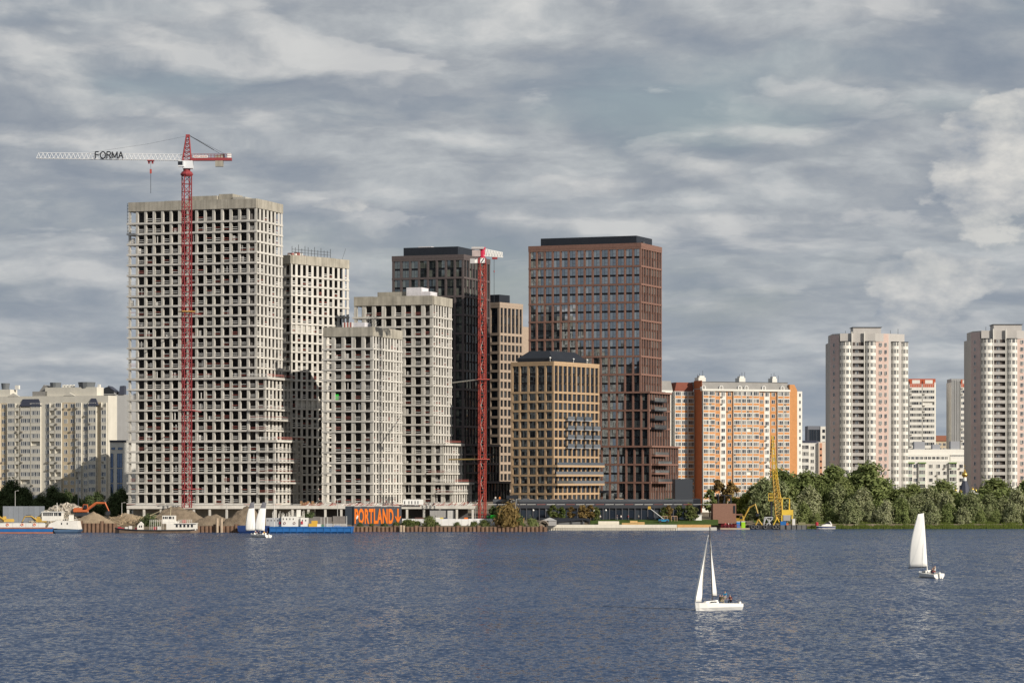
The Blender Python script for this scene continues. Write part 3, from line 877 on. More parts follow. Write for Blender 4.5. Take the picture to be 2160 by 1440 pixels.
for a in (28, 146):
    q = MB(); q.prismy([(ax(a - 12), zA(836)), (ax(a + 12), zA(836)), (ax(a), zA(829))], -0.1, 1.0); q.build('gable', cream, A)
for a, w in ((0, 1.6), (106, 2.1), (172, 3.2)):
    q = MB(); q.lathe((ax(a), 4, zA(820)), [(w * .85, 0), (w, 2.2)], 12); q.build('roof_ventilator', mat('vent_grey', (0.13, 0.14, 0.15), 0.6), A)
q = MB()
for a in (20, 24, 120, 126, 133, 140, 195): q.box(ax(a), ax(a) + 0.8, 4, 5, zA(820), zA(812))
q.build('chimney', white_pan, A, kind='stuff')
q = MB(); q.prismy([(ax(74), zA(826)), (ax(92), zA(826)), (ax(92), zA(816)), (ax(84), zA(812))], 3, 9); q.build('roof_house', roofg, A)

# gabled grey block and glazed office behind the big tower
D_ = 1150
G1 = thing('gabled_apartment_block', 'grey rendered block with arched gable behind the tallest concrete tower', 'building', (0, 0, 0))
gry = mat('render_grey', (0.36, 0.36, 0.36), 0.9, 0.1, 0.2, streak=0.15)
MB().box(WX(219, D_), WX(275, D_), D_, D_ + 20, 2.4, WZ(832, D_)).build('wall', gry, G1)
q = MB(); q.prismy([(WX(216, D_), WZ(832, D_)), (WX(245, D_), WZ(832, D_)), (WX(245, D_), WZ(826, D_)), (WX(229, D_), WZ(814, D_)), (WX(216, D_), WZ(824, D_))], D_ - 0.5, D_ + 12); q.build('gable', gry, G1)
q = MB(); q.prismy([(WX(229, D_), WZ(813, D_)), (WX(246, D_), WZ(826, D_)), (WX(246, D_), WZ(828, D_)), (WX(229, D_), WZ(816, D_))], D_ - 0.8, D_ + 12); q.build('roof', roofn, G1)
q = MB(); q.prismy([(WX(251, D_), WZ(832, D_)), (WX(262, D_), WZ(832, D_)), (WX(262, D_), WZ(813, D_)), (WX(253, D_), WZ(814, D_))], D_ - 0.4, D_ + 6); q.build('roof', roofn, G1)
q = MB(); q.prismy([(WX(228, D_) + 2.4 * math.cos(t * math.pi / 8), WZ(830, D_) + 2.6 * math.sin(t * math.pi / 8)) for t in range(9)], D_ - 0.62, D_ - 0.52); q.build('arched_window', fr_dark, G1)
D_ = 1060
G2 = thing('office_block', 'low pale office block with tall blue glazing strips left of the concrete tower', 'building', (0, 0, 0))
MB().box(WX(232, D_), WX(285, D_), D_, D_ + 18, 2.4, WZ(932, D_)).build('wall', white_pan, G2)
MB().box(WX(231, D_), WX(285, D_), D_ - 0.3, D_ + 18, WZ(932, D_), WZ(928, D_)).build('cornice', roofn, G2)
items = []
for a, c in ((233, 239), (247, 258)):
    for (ya, yb) in ((1050, 1020), (1018, 988), (986, 956)): items.append((WX(c, D_) - WX(a, D_), WZ(yb, D_) - WZ(ya, D_), 2, 'f', WX(a, D_), D_ - 0.06, WZ(ya, D_)))
items += [(1.3, 0.8, 1, 'f', WX(235, D_), D_ - 0.06, WZ(948, D_)), (1.6, 0.8, 1, 'f', WX(249, D_), D_ - 0.06, WZ(948, D_))]
add_windows(G2, items, [fr_dark, glass('glass_blue', (0.5, 0.65, 0.95), 0.16, dark=(0.02, 0.03, 0.06), lite=(0.05, 0.07, 0.12))])

# orange brick block
rk = R(19)
Dk = 1150
def kframe(px, D): return (WX(px, D), D)
orgK = kframe(1481, Dk)
K = thing('orange_apartment_block', 'orange brick and white panel apartment block with grey mansard roof', 'building', (orgK[0], orgK[1], 0), rk)
def kx(px): return front_len(orgK, px, rk)
def zk(py): return WZ(py, Dk + 6)
h = 2.79; nf = 16; ztop = zk(825); z0 = ztop - nf * h
sK = kx(1665)
MB().box(0, sK, 0.02, 26, 2.4, ztop).build('wall', white_pan, K)
MB().box(-0.12, -0.001, 0.0, 8.0, 2.4, zk(803)).build('side_wall', mat('brick_red', (0.40, 0.13, 0.06), 0.9, 0.1, 0.5, 0.1), K)
cols = [(kx(a), kx(c), k_, m) for (a, c, k_, m) in ((1482, 1494, 'l', None), (1494, 1507, 'l', None), (1508, 1519, 'w', orange), (1519.5, 1531.5, 'w', None), (1532, 1545, 'w', orange), (1546, 1562, 'l', None), (1563, 1573, 'l', None),
        (1573.5, 1586, 'l', None), (1587, 1600, 'l', None), (1601, 1612, 'w', orange), (1612.5, 1623.5, 'w', None), (1624, 1638, 'w', orange), (1639, 1651, 'l', None), (1652, 1664, 'l', None))]
facade(K, cols, z0, nf, h, seed=6, par_m=orange)
q = MB(); q.prismy([(sK, 2.4), (sK + 3.2, 2.4), (sK + 3.2, zk(822)), (sK + 2.0, zk(810)), (sK, zk(810))], -0.35, 20); q.build('end_wall', orange, K)
MB().box(sK + 3.21, sK + 5.6, 0.3, 18, 2.4, zk(824)).build('end_bay', white_pan, K)
add_windows(K, [(0.7, 1.3, 1, 'f', sK + 4.3, 0.25, z0 + i * h + 0.9) for i in range(nf)], [fr_white, gl_apt])
MB().box(-0.3, sK + 0.02, -1.0, 0.9, ztop, zk(821)).build('cornice', white_pan, K)
q = MB(); e = 2.0
q.loft([[(-0.2, 0.0, zk(821) + .01), (sK, 0.0, zk(821) + .01), (sK, 13.8, zk(821) + .01), (-0.2, 13.8, zk(821) + .01)], [(0.6, e, zk(806)), (sK, e, zk(806)), (sK, 12, zk(806)), (0.6, 12, zk(806))]])
q.build('mansard_roof', roofg, K)
MB().box(0.4, sK + .3, e - 0.15, 12.1, zk(806) + 0.01, zk(805)).build('roof_edge', steel_dk, K)
for a in (1484, 1521, 1560, 1574, 1611, 1650):
    q = MB(); c = kx(a)
    def arch(rad, hh): return [(c + rad, zk(821)), ] + [(c + rad * math.cos(t * math.pi / 8), zk(821) + hh + rad * math.sin(t * math.pi / 8)) for t in range(9)] + [(c - rad, zk(821))]
    q.prismy(arch(0.75, 0.7), -0.35, 1.6); d_ = q.build('dormer', white_paint, K)
    q = MB(); q.prismy(arch(0.5, 0.8), -0.40, -0.36); q.build('dormer_window', roofg, d_)
for a, w in ((1482, 3), (1568, 2.6), (1638, 2)):
    q = MB(); x = kx(a); q.box(x, x + w, 4, 8, zk(805), zk(805) + 1.6); q.box(x + w * .2, x + w * .9, 4.5, 7, zk(805) + 1.6, zk(805) + 2.3); q.build('roof_house', white_pan, K)
q = MB()
for a in (1484, 1488, 1495, 1573, 1578, 1584, 1640, 1646, 1649, 1655):
    x = kx(a); q.bar((x, 6, zk(804)), (x, 6, zk(804) + random.uniform(2.5, 4.5)), 0.07)
q.build('antenna', steel_dk, K, kind='stuff')
# set-back wing on the left
wx0, wx1 = kx(1434), -0.13
yw = 7.9
sh = lambda px: (px - 1434) / (1464 - 1434) * 5.6 - 8.2
W2 = thing('orange_apartment_wing', 'narrow wing of orange balconies between terracotta tower and red brick side wall', 'building', (orgK[0], orgK[1], 0), rk)
MB().box(-8.4, -0.2, yw + 0.02, yw + 12, 2.4, ztop).build('wall', white_pan, W2)
facade(W2, [(-8.3, -5.7, 'l', None), (-5.6, -3.0, 'l', None), (-2.9, -0.3, 'l', None)], z0, nf, h, y=yw, seed=8, par_m=orange)
q = MB(); q.loft([[(-8.2, yw, ztop), (-0.25, yw, ztop), (-0.25, yw + 12, ztop), (-8.2, yw + 12, ztop)], [(-6.8, yw + 1.5, zk(806)), (-0.25, yw + 1.5, zk(806)), (-0.25, yw + 10, zk(806)), (-6.8, yw + 10, zk(806))]])
q.build('mansard_roof', mat('roof_red', (0.18, 0.055, 0.035), 0.8, 0.1, 0.5), W2)
W3 = thing('white_apartment_wing', 'white apartment wing with grey roof just right of the terracotta tower', 'building', (orgK[0], orgK[1], 0), rk)
MB().box(-22, -8.6, yw + 1, yw + 14, 2.4, zk(823)).build('wall', white_pan, W3)
facade(W3, [(-22, -18.6, 'l', None), (-18.4, -15, 'l', None), (-14.8, -11.8, 'l', None), (-11.6, -9.2, 'w', None)], z0, nf, h, y=yw + 0.98, seed=9, par_m=white_pan)
q = MB(); q.loft([[(-22, yw + 1, zk(823)), (-8.6, yw + 1, zk(823)), (-8.6, yw + 13, zk(823)), (-22, yw + 13, zk(823))], [(-22, yw + 3, zk(803)), (-8.6, yw + 3, zk(803)), (-8.6, yw + 11, zk(803)), (-22, yw + 11, zk(803))]])
q.build('mansard_roof', roofg, W3)

# round-balcony towers on the right
lilac = mat('panel_lilac', (0.50, 0.41, 0.40), 0.9, 0.08, 0.2, 0.1, streak=0.15)
pinkw = mat('panel_pink', (0.56, 0.43, 0.38), 0.9, 0.08, 0.2, 0.1, streak=0.15)
greyw = mat('panel_palegrey', (0.44, 0.42, 0.40), 0.9, 0.06, 0.2, 0.1, streak=0.12)
def round_balcony(rad, h):
    q = MB(); n_ = 12
    def ring(r_, z): return [(r_ * math.cos(math.pi + math.pi * k / n_), r_ * math.sin(math.pi + math.pi * k / n_), z) for k in range(n_ + 1)]
    q.loft([ring(rad, -0.1), ring(rad, 1.15)], 0)
    for k in range(n_):
        a, c = ring(rad - 0.12, 1.15)[k], ring(rad - 0.12, 1.15)[k + 1]
        if k % 3 == 2: q.quad(a, c, (c[0], c[1], h - 0.1), (a[0], a[1], h - 0.1), 0)
        else: q.quad(a, c, (c[0], c[1], h - 0.1), (a[0], a[1], h - 0.1), 1)
        ar, cr = ring(rad - 0.06, 1.15)[k], None
        q.bar((ar[0], ar[1], 1.15), (ar[0], ar[1], h - 0.1), 0.06, 0)
    return q
def round_tower(label, xl, D, py_top, nf, rz=0.0, flip=False):
    T = thing('balcony_tower', label, 'tower', (WX(xl, D), D, 0), rz, 'round balcony towers')
    zt = WZ(py_top, D); h = 2.8; z0 = zt - 3.2 - nf * h
    poly = [(0, 6), (0, 5), (3, 1.5), (3, 0), (17.2, 0), (17.2, 0.6), (22.5, 2.0), (23, 2.4), (27, 4.6), (30.8, 7.5), (30.8, 24), (0, 24)]
    MB().prism(poly, 2.4, zt - 3.2).build('wall', greyw, T)
    MB().prism([(0.8, 6), (3.2, 2.0), (3.2, 0.1), (17, 0.1), (22.5, 2.1), (29.5, 7.5), (29.5, 22), (0.8, 22)], zt - 3.2, zt).build('attic', greyw, T)
    MB().prism([(9, 6), (20, 6), (20, 15), (9, 15)], zt, zt + 2.6).build('roof_house', greyw, T)
    MB().prism([(8.6, 5.6), (20.4, 5.6), (20.4, 15.4), (8.6, 15.4)], zt + 2.6, zt + 2.8).build('roof_edge', steel_dk, T)
    q = MB(); q.prism([(-0.05, 6), (-0.05, 5), (2.95, 1.45), (2.95, 1.6), (0.1, 6)], 2.4, zt - 0.6); q.build('wall_strip', lilac, T)
    q = MB(); q.prism([(17.25, 0.5), (22.5, 1.9), (22.5, 2.1), (17.25, 0.7)], 2.4, zt - 0.1); q.build('wall_strip', pinkw, T)
    for x in (7.75, 12.65):
        MB().box(x - 0.16, x + 0.16, -1.1, 0.1, z0, zt + 0.6).build('rib', white_pan, T)
    fr = [fr_white, gl_apt]
    me1 = round_balcony(2.25, h).mesh('balcony'); me2 = round_balcony(1.65, h).mesh('balcony')
    for me in (me1, me2):
        me.materials.append(white_pan); me.materials.append(gl_apt)
    lm = MB(); lm.box(0, 4.5, -1.0, -0.85, -0.1, 1.1); lm.box(0, 4.5, -1.0, 0, -0.2, 0.0); lme = lm.mesh('loggia'); lme.materials.append(greyw)
    dk = MB().box(0, 4.5, -0.04, -0.01, 0, 2.5).mesh('loggia_shade_sheet'); dk.materials.append(mat('loggia_shade_brown', (0.09, 0.075, 0.07), 0.9))  # flat dark sheet on the wall, painted shade in place of loggia depth
    wins = []
    for i in range(nf):
        z = z0 + i * h
        for (x, y, me) in ((5.4, 0.05, me1), (15.0, 0.05, me1), (25.1, 3.6, me2), (29.2, 6.6, me2)):
            obj('balcony', me, T, (x, y, z), 0.0 if x < 20 else R(28))
        lo = obj('loggia', lme, T, (7.95, 0, z)); obj('loggia_shade_sheet', dk, lo, (0, 0, 0.05))
        wins.append((1.3, 1.5, 2, 'f', 9.1, -0.10, z + 0.9))
        for xx in (18.6, 20.9):
            wins.append((1.25 if xx < 20 else 0.9, 1.5, 2, 'f', xx, (xx - 17.25) * 0.267 + 0.34, z + 0.85))
        wins.append((1.2, 1.4, 2, 'f', 0.7, 3.2, z + 0.85))
    add_windows(T, wins, fr)
    for (x, y, rr_) in ((5.4, 0.05, 2.4), (15.0, 0.05, 2.4), (25.1, 3.6, 1.8), (29.2, 6.6, 1.8)):
        q = MB(); q.prism([(x + rr_ * math.cos(math.pi + math.pi * k / 10), y + rr_ * math.sin(math.pi + math.pi * k / 10)) for k in range(11)], z0 + nf * h - 0.1, z0 + nf * h + 0.12); q.build('balcony_roof', steel_dk, T)
    q = MB()
    for x in (6.2, 12, 16, 24, 27): q.bar((x, 8, zt), (x, 8, zt + random.uniform(1, 3)), 0.07)
    q.build('antenna', steel_dk, T, kind='stuff')
    return T
round_tower('pale round balcony tower standing alone right of the orange block', 1755, 1175, 703, 21)
round_tower('pale round balcony tower cut off by the right edge of the picture', 2053, 1170, 697, 21)

# red topped slabs, white low block and others between them
redp = mat('panel_red', (0.42, 0.10, 0.05), 0.9, 0.1, 0.5)
def slab(name, label, x0p, x1p, D, yt, nf, h, cols, wallm, side=None, par=None):
    T = thing(name, label, 'building', (WX(x0p, D), D, 0), 0)
    w = WX(x1p, D) - WX(x0p, D); zt = WZ(yt, D)
    MB().box(0, w, 0.02, 16, 2.4, zt).build('wall', wallm, T)
    facade(T, [(a * w, c * w, k_, m) for a, c, k_, m in cols], zt - 0.8 - nf * h, nf, h, seed=int(x0p), par_m=par)
    return T, w, zt
for lab, x0p, x1p in (('white balcony slab with two red roof panels behind the round tower', 1917, 1974), ('white balcony slab with ribbed grey flank left of the cut off tower', 2007, 2066)):
    left = 0.0 if x0p < 2000 else 0.30
    T, w, zt = slab('red_topped_slab', lab, x0p, x1p, 1350, 806, 22, 2.62, ((left + 0.02, left + (0.5 - left / 2) - 0.02, 'l', None), (left + (0.5 - left / 2), 0.95, 'l', None)), white_pan, par=white_pan)
    for a, c in ((left + 0.03, left + (0.5 - left / 2) - 0.03), (left + (0.5 - left / 2) + 0.01, 0.94)):
        MB().box(a * w, c * w, -0.7, 0, zt - 3.0, zt + 1.2).build('attic_panel', redp, T)
        MB().box((a + (c - a) * .2) * w, (a + (c - a) * .85) * w, -0.75, -0.702, zt - 0.6, zt + 1.0).build('attic_window', white_pan, T)
    MB().box(0, w, 1, 14, zt, zt + 1.6).build('attic', redp if left == 0 else gry, T)
    if left:
        for k_ in range(5): MB().box(k_ * left * w / 5, (k_ + 0.6) * left * w / 5, -0.5, 0.0, 2.4, zt + 1.6).build('flank_rib', gry, T)
T, w, zt = slab('white_low_block', 'low white block with green balcony roofs behind the riverside trees', 1905, 2066, 1250, 972, 8, 2.9,
    ((0.06, 0.12, 'l', None), (0.12, 0.2, 'w', None), (0.2, 0.29, 'l', None), (0.33, 0.40, 'w', None), (0.42, 0.5, 'w', None), (0.52, 0.58, 'w', None), (0.60, 0.70, 'l', None), (0.72, 0.80, 'w', None), (0.81, 0.88, 'w', None), (0.9, 0.97, 'w', None)), white_pan, par=mat('panel_mint', (0.55, 0.62, 0.52), 0.8))
for a in (0.05, 0.2, 0.6): MB().box(a * w, (a + 0.1) * w, -1.1, 0, zt - 1.0, zt - 0.5).build('balcony_roof', mat('roof_green', (0.16, 0.26, 0.08), 0.7), T)
for (a, c, y0, z_, z2) in ((0.0, 0.62, 2, 0, 2.6), (0.63, 1.0, 2.5, 0, 2.0), (0.08, 0.95, 6, 2.6, 5.0), (0.18, 0.32, 8, 5, 8.2), (0.42, 0.52, 8, 4.6, 7.0), (0.66, 0.78, 8, 5, 8.4)):
    MB().box(a * w, c * w, y0, y0 + 7 - y0 * .3, zt + z_, zt + z2).build('penthouse', white_pan if z_ < 4 else mat('penthouse_slate', (0.30, 0.31, 0.34), 0.8), T)
wl = [(1.4, 1.2, 2, 'f', w * (0.06 + 0.055 * i), 1.94, zt + 0.7) for i in range(10)]
add_windows(T, wl, [fr_white, gl_apt])
T, w, zt = slab('pink_flank_block', 'pale block with two columns of small dark windows behind poplars', 1686, 1753, 1300, 934, 9, 2.9, ((0.02, 0.3, 'l', None), (0.33, 0.5, 'w', None)), white_pan, par=white_pan)
MB().box(w * 0.6, w * 0.99, -1.2, 0.0, 2.4, zt + 0.4).build('flank', mat('panel_shell', (0.66, 0.56, 0.47), 0.9, 0.05, 0.3), T)
fl_w = []
for a in (0.66, 0.9):
    MB().box(w * (a - 0.03), w * (a + 0.05), -1.26, -1.2, 2.4, zt).build('wall_strip', mat('panel_salmon', (0.58, 0.30, 0.19), 0.9), T)
    fl_w += [(0.7, 0.8, 1, 'f', w * (a - 0.012), -1.31, zt - 3 - i * 2.7) for i in range(10)]
add_windows(T, fl_w, [fr_dark, gl_dark])
q = MB(); q.box(0, w * .55, 1, 6, zt, zt + 1.1); q.build('parapet', roofn, T)
D_ = 1420
T = thing('glass_office', 'grey glass fronted block rising behind the pale block beside the round tower', 'building', (WX(1704, D_), D_, 0))
w = WX(1757, D_) - WX(1704, D_)
MB().box(0, w * 0.5, 0, 14, 2.4, WZ(898, D_)).build('wall', mat('render_slate', (0.17, 0.18, 0.21), 0.8), T)
MB().box(w * 0.5, w, -0.3, 14, 2.4, WZ(899, D_)).build('wall', white_pan, T)
items = [(w * 0.10, 5.5, 2, 'f', w * (0.03 + 0.115 * i), -0.06, WZ(930, D_)) for i in range(4)] + [(1.2, 1.5, 1, 'f', w * (0.58 + 0.2 * i), -0.36, WZ(912 + 13 * j, D_)) for i in range(2) for j in range(4)]
add_windows(T, items, [fr_dark, gl_dark])
D_ = 1500
T = thing('brick_red_roof_block', 'distant block with red brown roof between the two red topped slabs', 'building', (WX(1968, D_), D_, 0))
w = WX(2012, D_) - WX(1968, D_)
MB().box(0, w, 0, 14, 2.4, WZ(930, D_)).build('wall', cream_d, T)
q = MB(); q.loft([[(-.3, -.4, WZ(930, D_)), (w + .3, -.4, WZ(930, D_)), (w + .3, 14, WZ(930, D_)), (-.3, 14, WZ(930, D_))], [(0, 4, WZ(918, D_)), (w, 4, WZ(918, D_)), (w, 10, WZ(918, D_)), (0, 10, WZ(918, D_))]]); q.build('roof', mat('roof_rust', (0.25, 0.10, 0.06), 0.8), T)
add_windows(T, [(1.4, 1.5, 2, 'f', w * (0.08 + 0.2 * i), -0.06, WZ(940 + 10 * j, D_)) for i in range(5) for j in range(4)], [fr_white, gl_apt])

# church with gilded onion dome
D_ = 1003
Cc = thing('church', 'small white church with black tent roof and gilded onion dome above the trees', 'church', (WX(2035, D_), D_, 0))
gold = mat('gilding', (0.62, 0.40, 0.10), 0.25, metal=0.9, spec=0.5)
zc = WZ(1045, D_)
MB().box(-5, 5, -4, 6, 2.4, zc - 1).build('nave', white_paint, Cc)
q = MB(); q.lathe((0, 0, 0), [(2.6, zc - 1), (2.0, zc + 1.5), (0.75, zc + 5.0)], 8); q.build('tent_roof', roofn, Cc)
q = MB(); q.lathe((0, 0, zc + 5.0), [(0.62, 0), (0.62, 1.2)], 10); q.build('drum', white_paint, Cc)
q = MB(); q.lathe((0, 0, zc + 6.2), [(0.55, 0), (1.02, 0.6), (0.98, 1.1), (0.5, 1.8), (0.12, 2.5), (0.04, 3.0)], 12); dm = q.build('onion_dome', gold, Cc, smooth=True)
q = MB(); q.box(-0.05, 0.05, -.05, .05, zc + 9.1, zc + 10.6); q.box(-0.4, 0.4, -.04, .04, zc + 9.9, zc + 10.05); q.build('cross', gold, dm)
for (x, y, sc2) in ((-3.2, -2, 1), (-1.6, -3, .8), (2.4, -2.5, 1.2), (3.6, -1.5, 1.0), (4.6, -2.2, .9)):
    q = MB(); q.prismy([(x + 1.3 * sc2 * math.cos(t * math.pi / 8), zc - 1 + (1.6 + .9 * (1 - abs(t - 4) / 4)) * sc2 * math.sin(t * math.pi / 8)) for t in range(9)], y, y + 0.6); q.build('arched_gable', white_paint, Cc)
    q = MB(); q.lathe((x, y + 1, zc - 1 + 2.2 * sc2), [(0.3, 0), (0.5, .3), (0.45, .7), (0.1, 1.3)], 8); q.build('cupola', gold, Cc, smooth=True)

# ------------------------------------------------------------------ trees
barkm = mat('bark', (0.10, 0.075, 0.055), 0.95, 0.2, 2.0)
willow = leafmat('leaf_willow', (0.15, 0.19, 0.08), (0.27, 0.29, 0.15), (0.42, 0.42, 0.27))
poplar = leafmat('leaf_poplar', (0.11, 0.145, 0.05), (0.19, 0.23, 0.085), (0.30, 0.325, 0.14))
darkgr = leafmat('leaf_dark', (0.06, 0.085, 0.04), (0.095, 0.125, 0.055), (0.14, 0.17, 0.08), 0.25)  # on the left trees this dark green stands in for cloud shade
lime = leafmat('leaf_yellowgreen', (0.085, 0.105, 0.022), (0.125, 0.140, 0.030), (0.18, 0.175, 0.05))
autumn = leafmat('leaf_autumn', (0.16, 0.115, 0.04), (0.23, 0.16, 0.065), (0.30, 0.22, 0.10))
weed = leafmat('leaf_weed', (0.075, 0.105, 0.03), (0.12, 0.15, 0.05), (0.19, 0.19, 0.09))
def tree_meshes(seed, width, droop=0.0, leaves=5200, leaf=0.040, clumps=46, tall=1.0, lowest=0.08):
    """unit-height tree: tapered trunk with limbs, crown of leaf clumps; width is the crown's half width"""
    rnd = random.Random(seed)
    tr = MB(); tr.bar((0, 0, 0), (rnd.uniform(-.03, .03), 0, 0.55), 0.028, 0, 7, 0.012)
    cents = []
    while len(cents) < clumps:
        t = rnd.random() ** 0.85
        z = lowest + (1 - lowest) * t
        prof = math.sin(math.pi * min(1, 0.16 + 0.84 * t) ** 0.9) ** 0.6 if tall <= 1 else math.sin(math.pi * (0.12 + 0.86 * t)) ** 0.75
        a = rnd.uniform(0, 2 * math.pi); rr_ = width * prof * (0.35 + 0.65 * math.sqrt(rnd.random())) * rnd.uniform(0.8, 1.12)
        cents.append((rr_ * math.cos(a), rr_ * math.sin(a), z * 0.93, rnd.uniform(0.6, 1.25) * width * 0.34))
    for c in cents[::3]:
        zb = max(0.08, c[2] * 0.5); tr.bar((0, 0, zb), c[:3], 0.008, 0, 4, 0.002)
    cr = MB(); per = leaves // clumps
    for (cx, cy, cz, cr_) in cents:
        for k in range(per):
            u = rnd.gauss(0, 0.55), rnd.gauss(0, 0.55), rnd.gauss(0, 0.5)
            p = Vector((cx + u[0] * cr_, cy + u[1] * cr_, cz + u[2] * cr_ * 1.1))
            if droop: p.z -= droop * 0.12 * rnd.random() * (abs(u[0]) + abs(u[1]))
            if p.z < 0.015: p.z = 0.015 + rnd.random() * 0.03
            d = Vector((rnd.gauss(0, 1), rnd.gauss(0, 1), rnd.gauss(0, 1) - droop)).normalized()
            nrm = (Vector((p.x, p.y, (p.z - 0.4) * 0.8 + 0.15)).normalized() * 0.9 + Vector((rnd.gauss(0, .6), rnd.gauss(0, .6), rnd.gauss(0, .6)))).normalized()
            a = nrm.cross(d).normalized() * leaf * rnd.uniform(0.5, 0.9) * 0.55; b_ = a.cross(nrm).normalized() * leaf * rnd.uniform(0.6, 1.2)
            cr.quad(tuple(p - a - b_), tuple(p + a - b_), tuple(p + a * .6 + b_), tuple(p - a * .6 + b_))
    return tr.mesh('trunk'), cr.mesh('crown')
TV = {
    'willow': [tree_meshes(11, 0.42, 0.9, 6000), tree_meshes(12, 0.50, 1.0, 6500), tree_meshes(13, 0.36, 0.8, 5600)],
    'poplar': [tree_meshes(21, 0.27, 0.0, 5200, 0.034, 44, 2), tree_meshes(22, 0.32, 0.0, 5600, 0.034, 46, 2)],
    'young': [tree_meshes(31, 0.20, 0.0, 700, 0.07, 22, 2, 0.3), tree_meshes(32, 0.25, 0.0, 800, 0.07, 24, 2, 0.3)],
    'bush': [tree_meshes(41, 0.75, 0.0, 1500, 0.09, 26, 1, 0.02), tree_meshes(42, 1.0, 0.0, 1700, 0.10, 28, 1, 0.02)],
}
MC = {}
def tree(name, label, cat, shape, vi, matl, px, D, ytop, ybase=None, zb=None, group=None, wide=1.0):
    tm, cm = TV[shape][vi % len(TV[shape])]
    key = (shape, vi % len(TV[shape]), matl.name)
    if key not in MC:
        a, c = tm.copy(), cm.copy(); a.materials.append(barkm); c.materials.append(matl); a.name = 'trunk'; c.name = 'crown'; MC[key] = (a, c)
    a, c = MC[key]
    z0 = zb if zb is not None else (WZ(ybase, D) if ybase else 2.3)
    hh = WZ(ytop, D) - z0
    T = thing(name, label, cat, (WX(px, D), D, z0), random.uniform(0, 6.28), group)
    T.scale = (hh * wide, hh * wide, hh)
    obj('trunk', a, T); obj('crown', c, T)
    return T
rr = random.Random(17)
bush_lab = {185: 'thin green bush on the left slope of the tan gravel cone', 208: 'green bush on the right slope of the tan gravel cone', 318: 'dark bush behind the foredeck of the old tug', 500: 'low weeds at the bow of the blue work barge', 655: 'dark bush behind the cabins of the blue work barge',
    760: 'dark weeds under the letters PO of the orange board', 784: 'pale weeds under the letter T of the orange board', 812: 'dark weeds under the letter N of the orange board', 836: 'weeds under the orange arrow',
    858: 'leafy bush right beside the orange board', 866: 'second leafy bush right of the orange board', 880: 'third leafy bush right of the orange board', 907: 'upright bush before the grey site cabin', 918: 'dark low bush before the white fence', 965: 'small bush before the white fence right half',
    1000: 'small bush left of the slim crane foot', 1020: 'pale bush at the slim crane foot', 1062: 'green bush left of the tall autumn bush', 1074: 'tallest autumn brown bush right of the slim crane', 1082: 'green bush right of the tall autumn bush', 1092: 'small bush further right of the autumn bush', 1122: 'bright green bush before the grey quay shed'}
where = [(1575, 'beside the brick pavilion'), (1640, 'behind the floating crane'), (1720, 'behind the motor boat'), (1790, 'below the pale round balcony tower'), (1880, 'left of the far sailboat'), (1960, 'behind the far sailboat'), (2045, 'below the church dome'), (2120, 'near the right edge'), (2300, 'at the right edge')]
def near(px):
    for x, t in where:
        if px < x + 35: return t
    return where[-1][1]
cnt = {}
ordw = ['first', 'second', 'third', 'fourth', 'fifth', 'sixth', 'seventh', 'eighth', 'ninth', 'tenth']
def lab(kind, px):
    k_ = (kind, near(px)); cnt[k_] = cnt.get(k_, 0) + 1
    return '%s %s, %s there' % (kind, near(px), ordw[cnt[k_] - 1])
x = 1618
while x < 2185:          # tall poplars and maples at the back
    top = 1000 if x < 1650 else (986 if x < 1840 else (1018 if x < 1990 else (1034 if x < 2060 else 1018)))
    tree('poplar_tree', lab('tall green poplar', x), 'tree', 'poplar', rr.randint(0, 1), poplar, x, 985 + rr.uniform(-6, 8), top + rr.uniform(-8, 26), zb=2.6, group='trees on the right bank', wide=rr.uniform(1.0, 1.3) * (1.0 if x < 1840 else 1.25))
    x += rr.uniform(20, 30)
x = 1583
while x < 2190:          # silver willows in the middle
    top = 1048 if x < 1610 else (1022 if x < 1800 else 1040)
    tree('willow_tree', lab('silvery willow', x), 'tree', 'willow', rr.randint(0, 2), willow if rr.random() < 0.8 else poplar, x, 966 + rr.uniform(-4, 5), top + rr.uniform(-14, 22), zb=2.0, group='trees on the right bank', wide=rr.uniform(0.75, 1.0))
    x += rr.uniform(24, 36)
x = 1665
while x < 2190:          # lower ones along the water
    tree('waterside_tree', lab('low waterside tree', x), 'tree', 'willow', rr.randint(0, 2), poplar if rr.random() < 0.4 else willow, x, 947 + rr.uniform(-1.5, 3), rr.uniform(1050, 1084), zb=0.5, group='trees on the right bank', wide=rr.uniform(0.8, 1.1))
    x += rr.uniform(26, 42)
for px, top, m, D_, sh_ in ((1572, 1040, poplar, 975, 'poplar'), (1592, 1024, poplar, 990, 'poplar'), (1608, 1014, willow, 992, 'willow'), (1562, 1050, lime, 968, 'willow'), (1577, 1046, lime, 966, 'willow'), (1550, 1052, lime, 978, 'willow'), (1542, 1018, autumn, 1010, 'young'), (1515, 1010, autumn, 1012, 'young'), (1497, 1030, poplar, 1008, 'young')):
    tree('shore_tree', lab('yellow green tree' if m is lime else ('thin reddish tree' if m is autumn else 'green tree'), px), 'tree', sh_, rr.randint(0, 2), m, px, D_, top, zb=2.5, group='trees on the right bank', wide=0.9)
for i, (px, top, wd) in enumerate(((4, 1036, 1.0), (28, 1016, .9), (52, 1030, .9), (84, 1046, 1.1), (114, 1030, 1.0), (140, 1036, 1.0), (160, 1046, 1.0), (186, 1048, 1.1), (206, 1038, .9), (243, 1042, .9), (258, 1032, .7))):
    tree('dark_tree', 'green tree darkened for cloud shade before the cream block, %s from the left edge' % (ordw + ['eleventh', 'twelfth'])[i], 'tree', 'willow', i, darkgr, px, 1012 + (i % 3) * 6, top, zb=2.8, group='dark trees on the left', wide=wd)
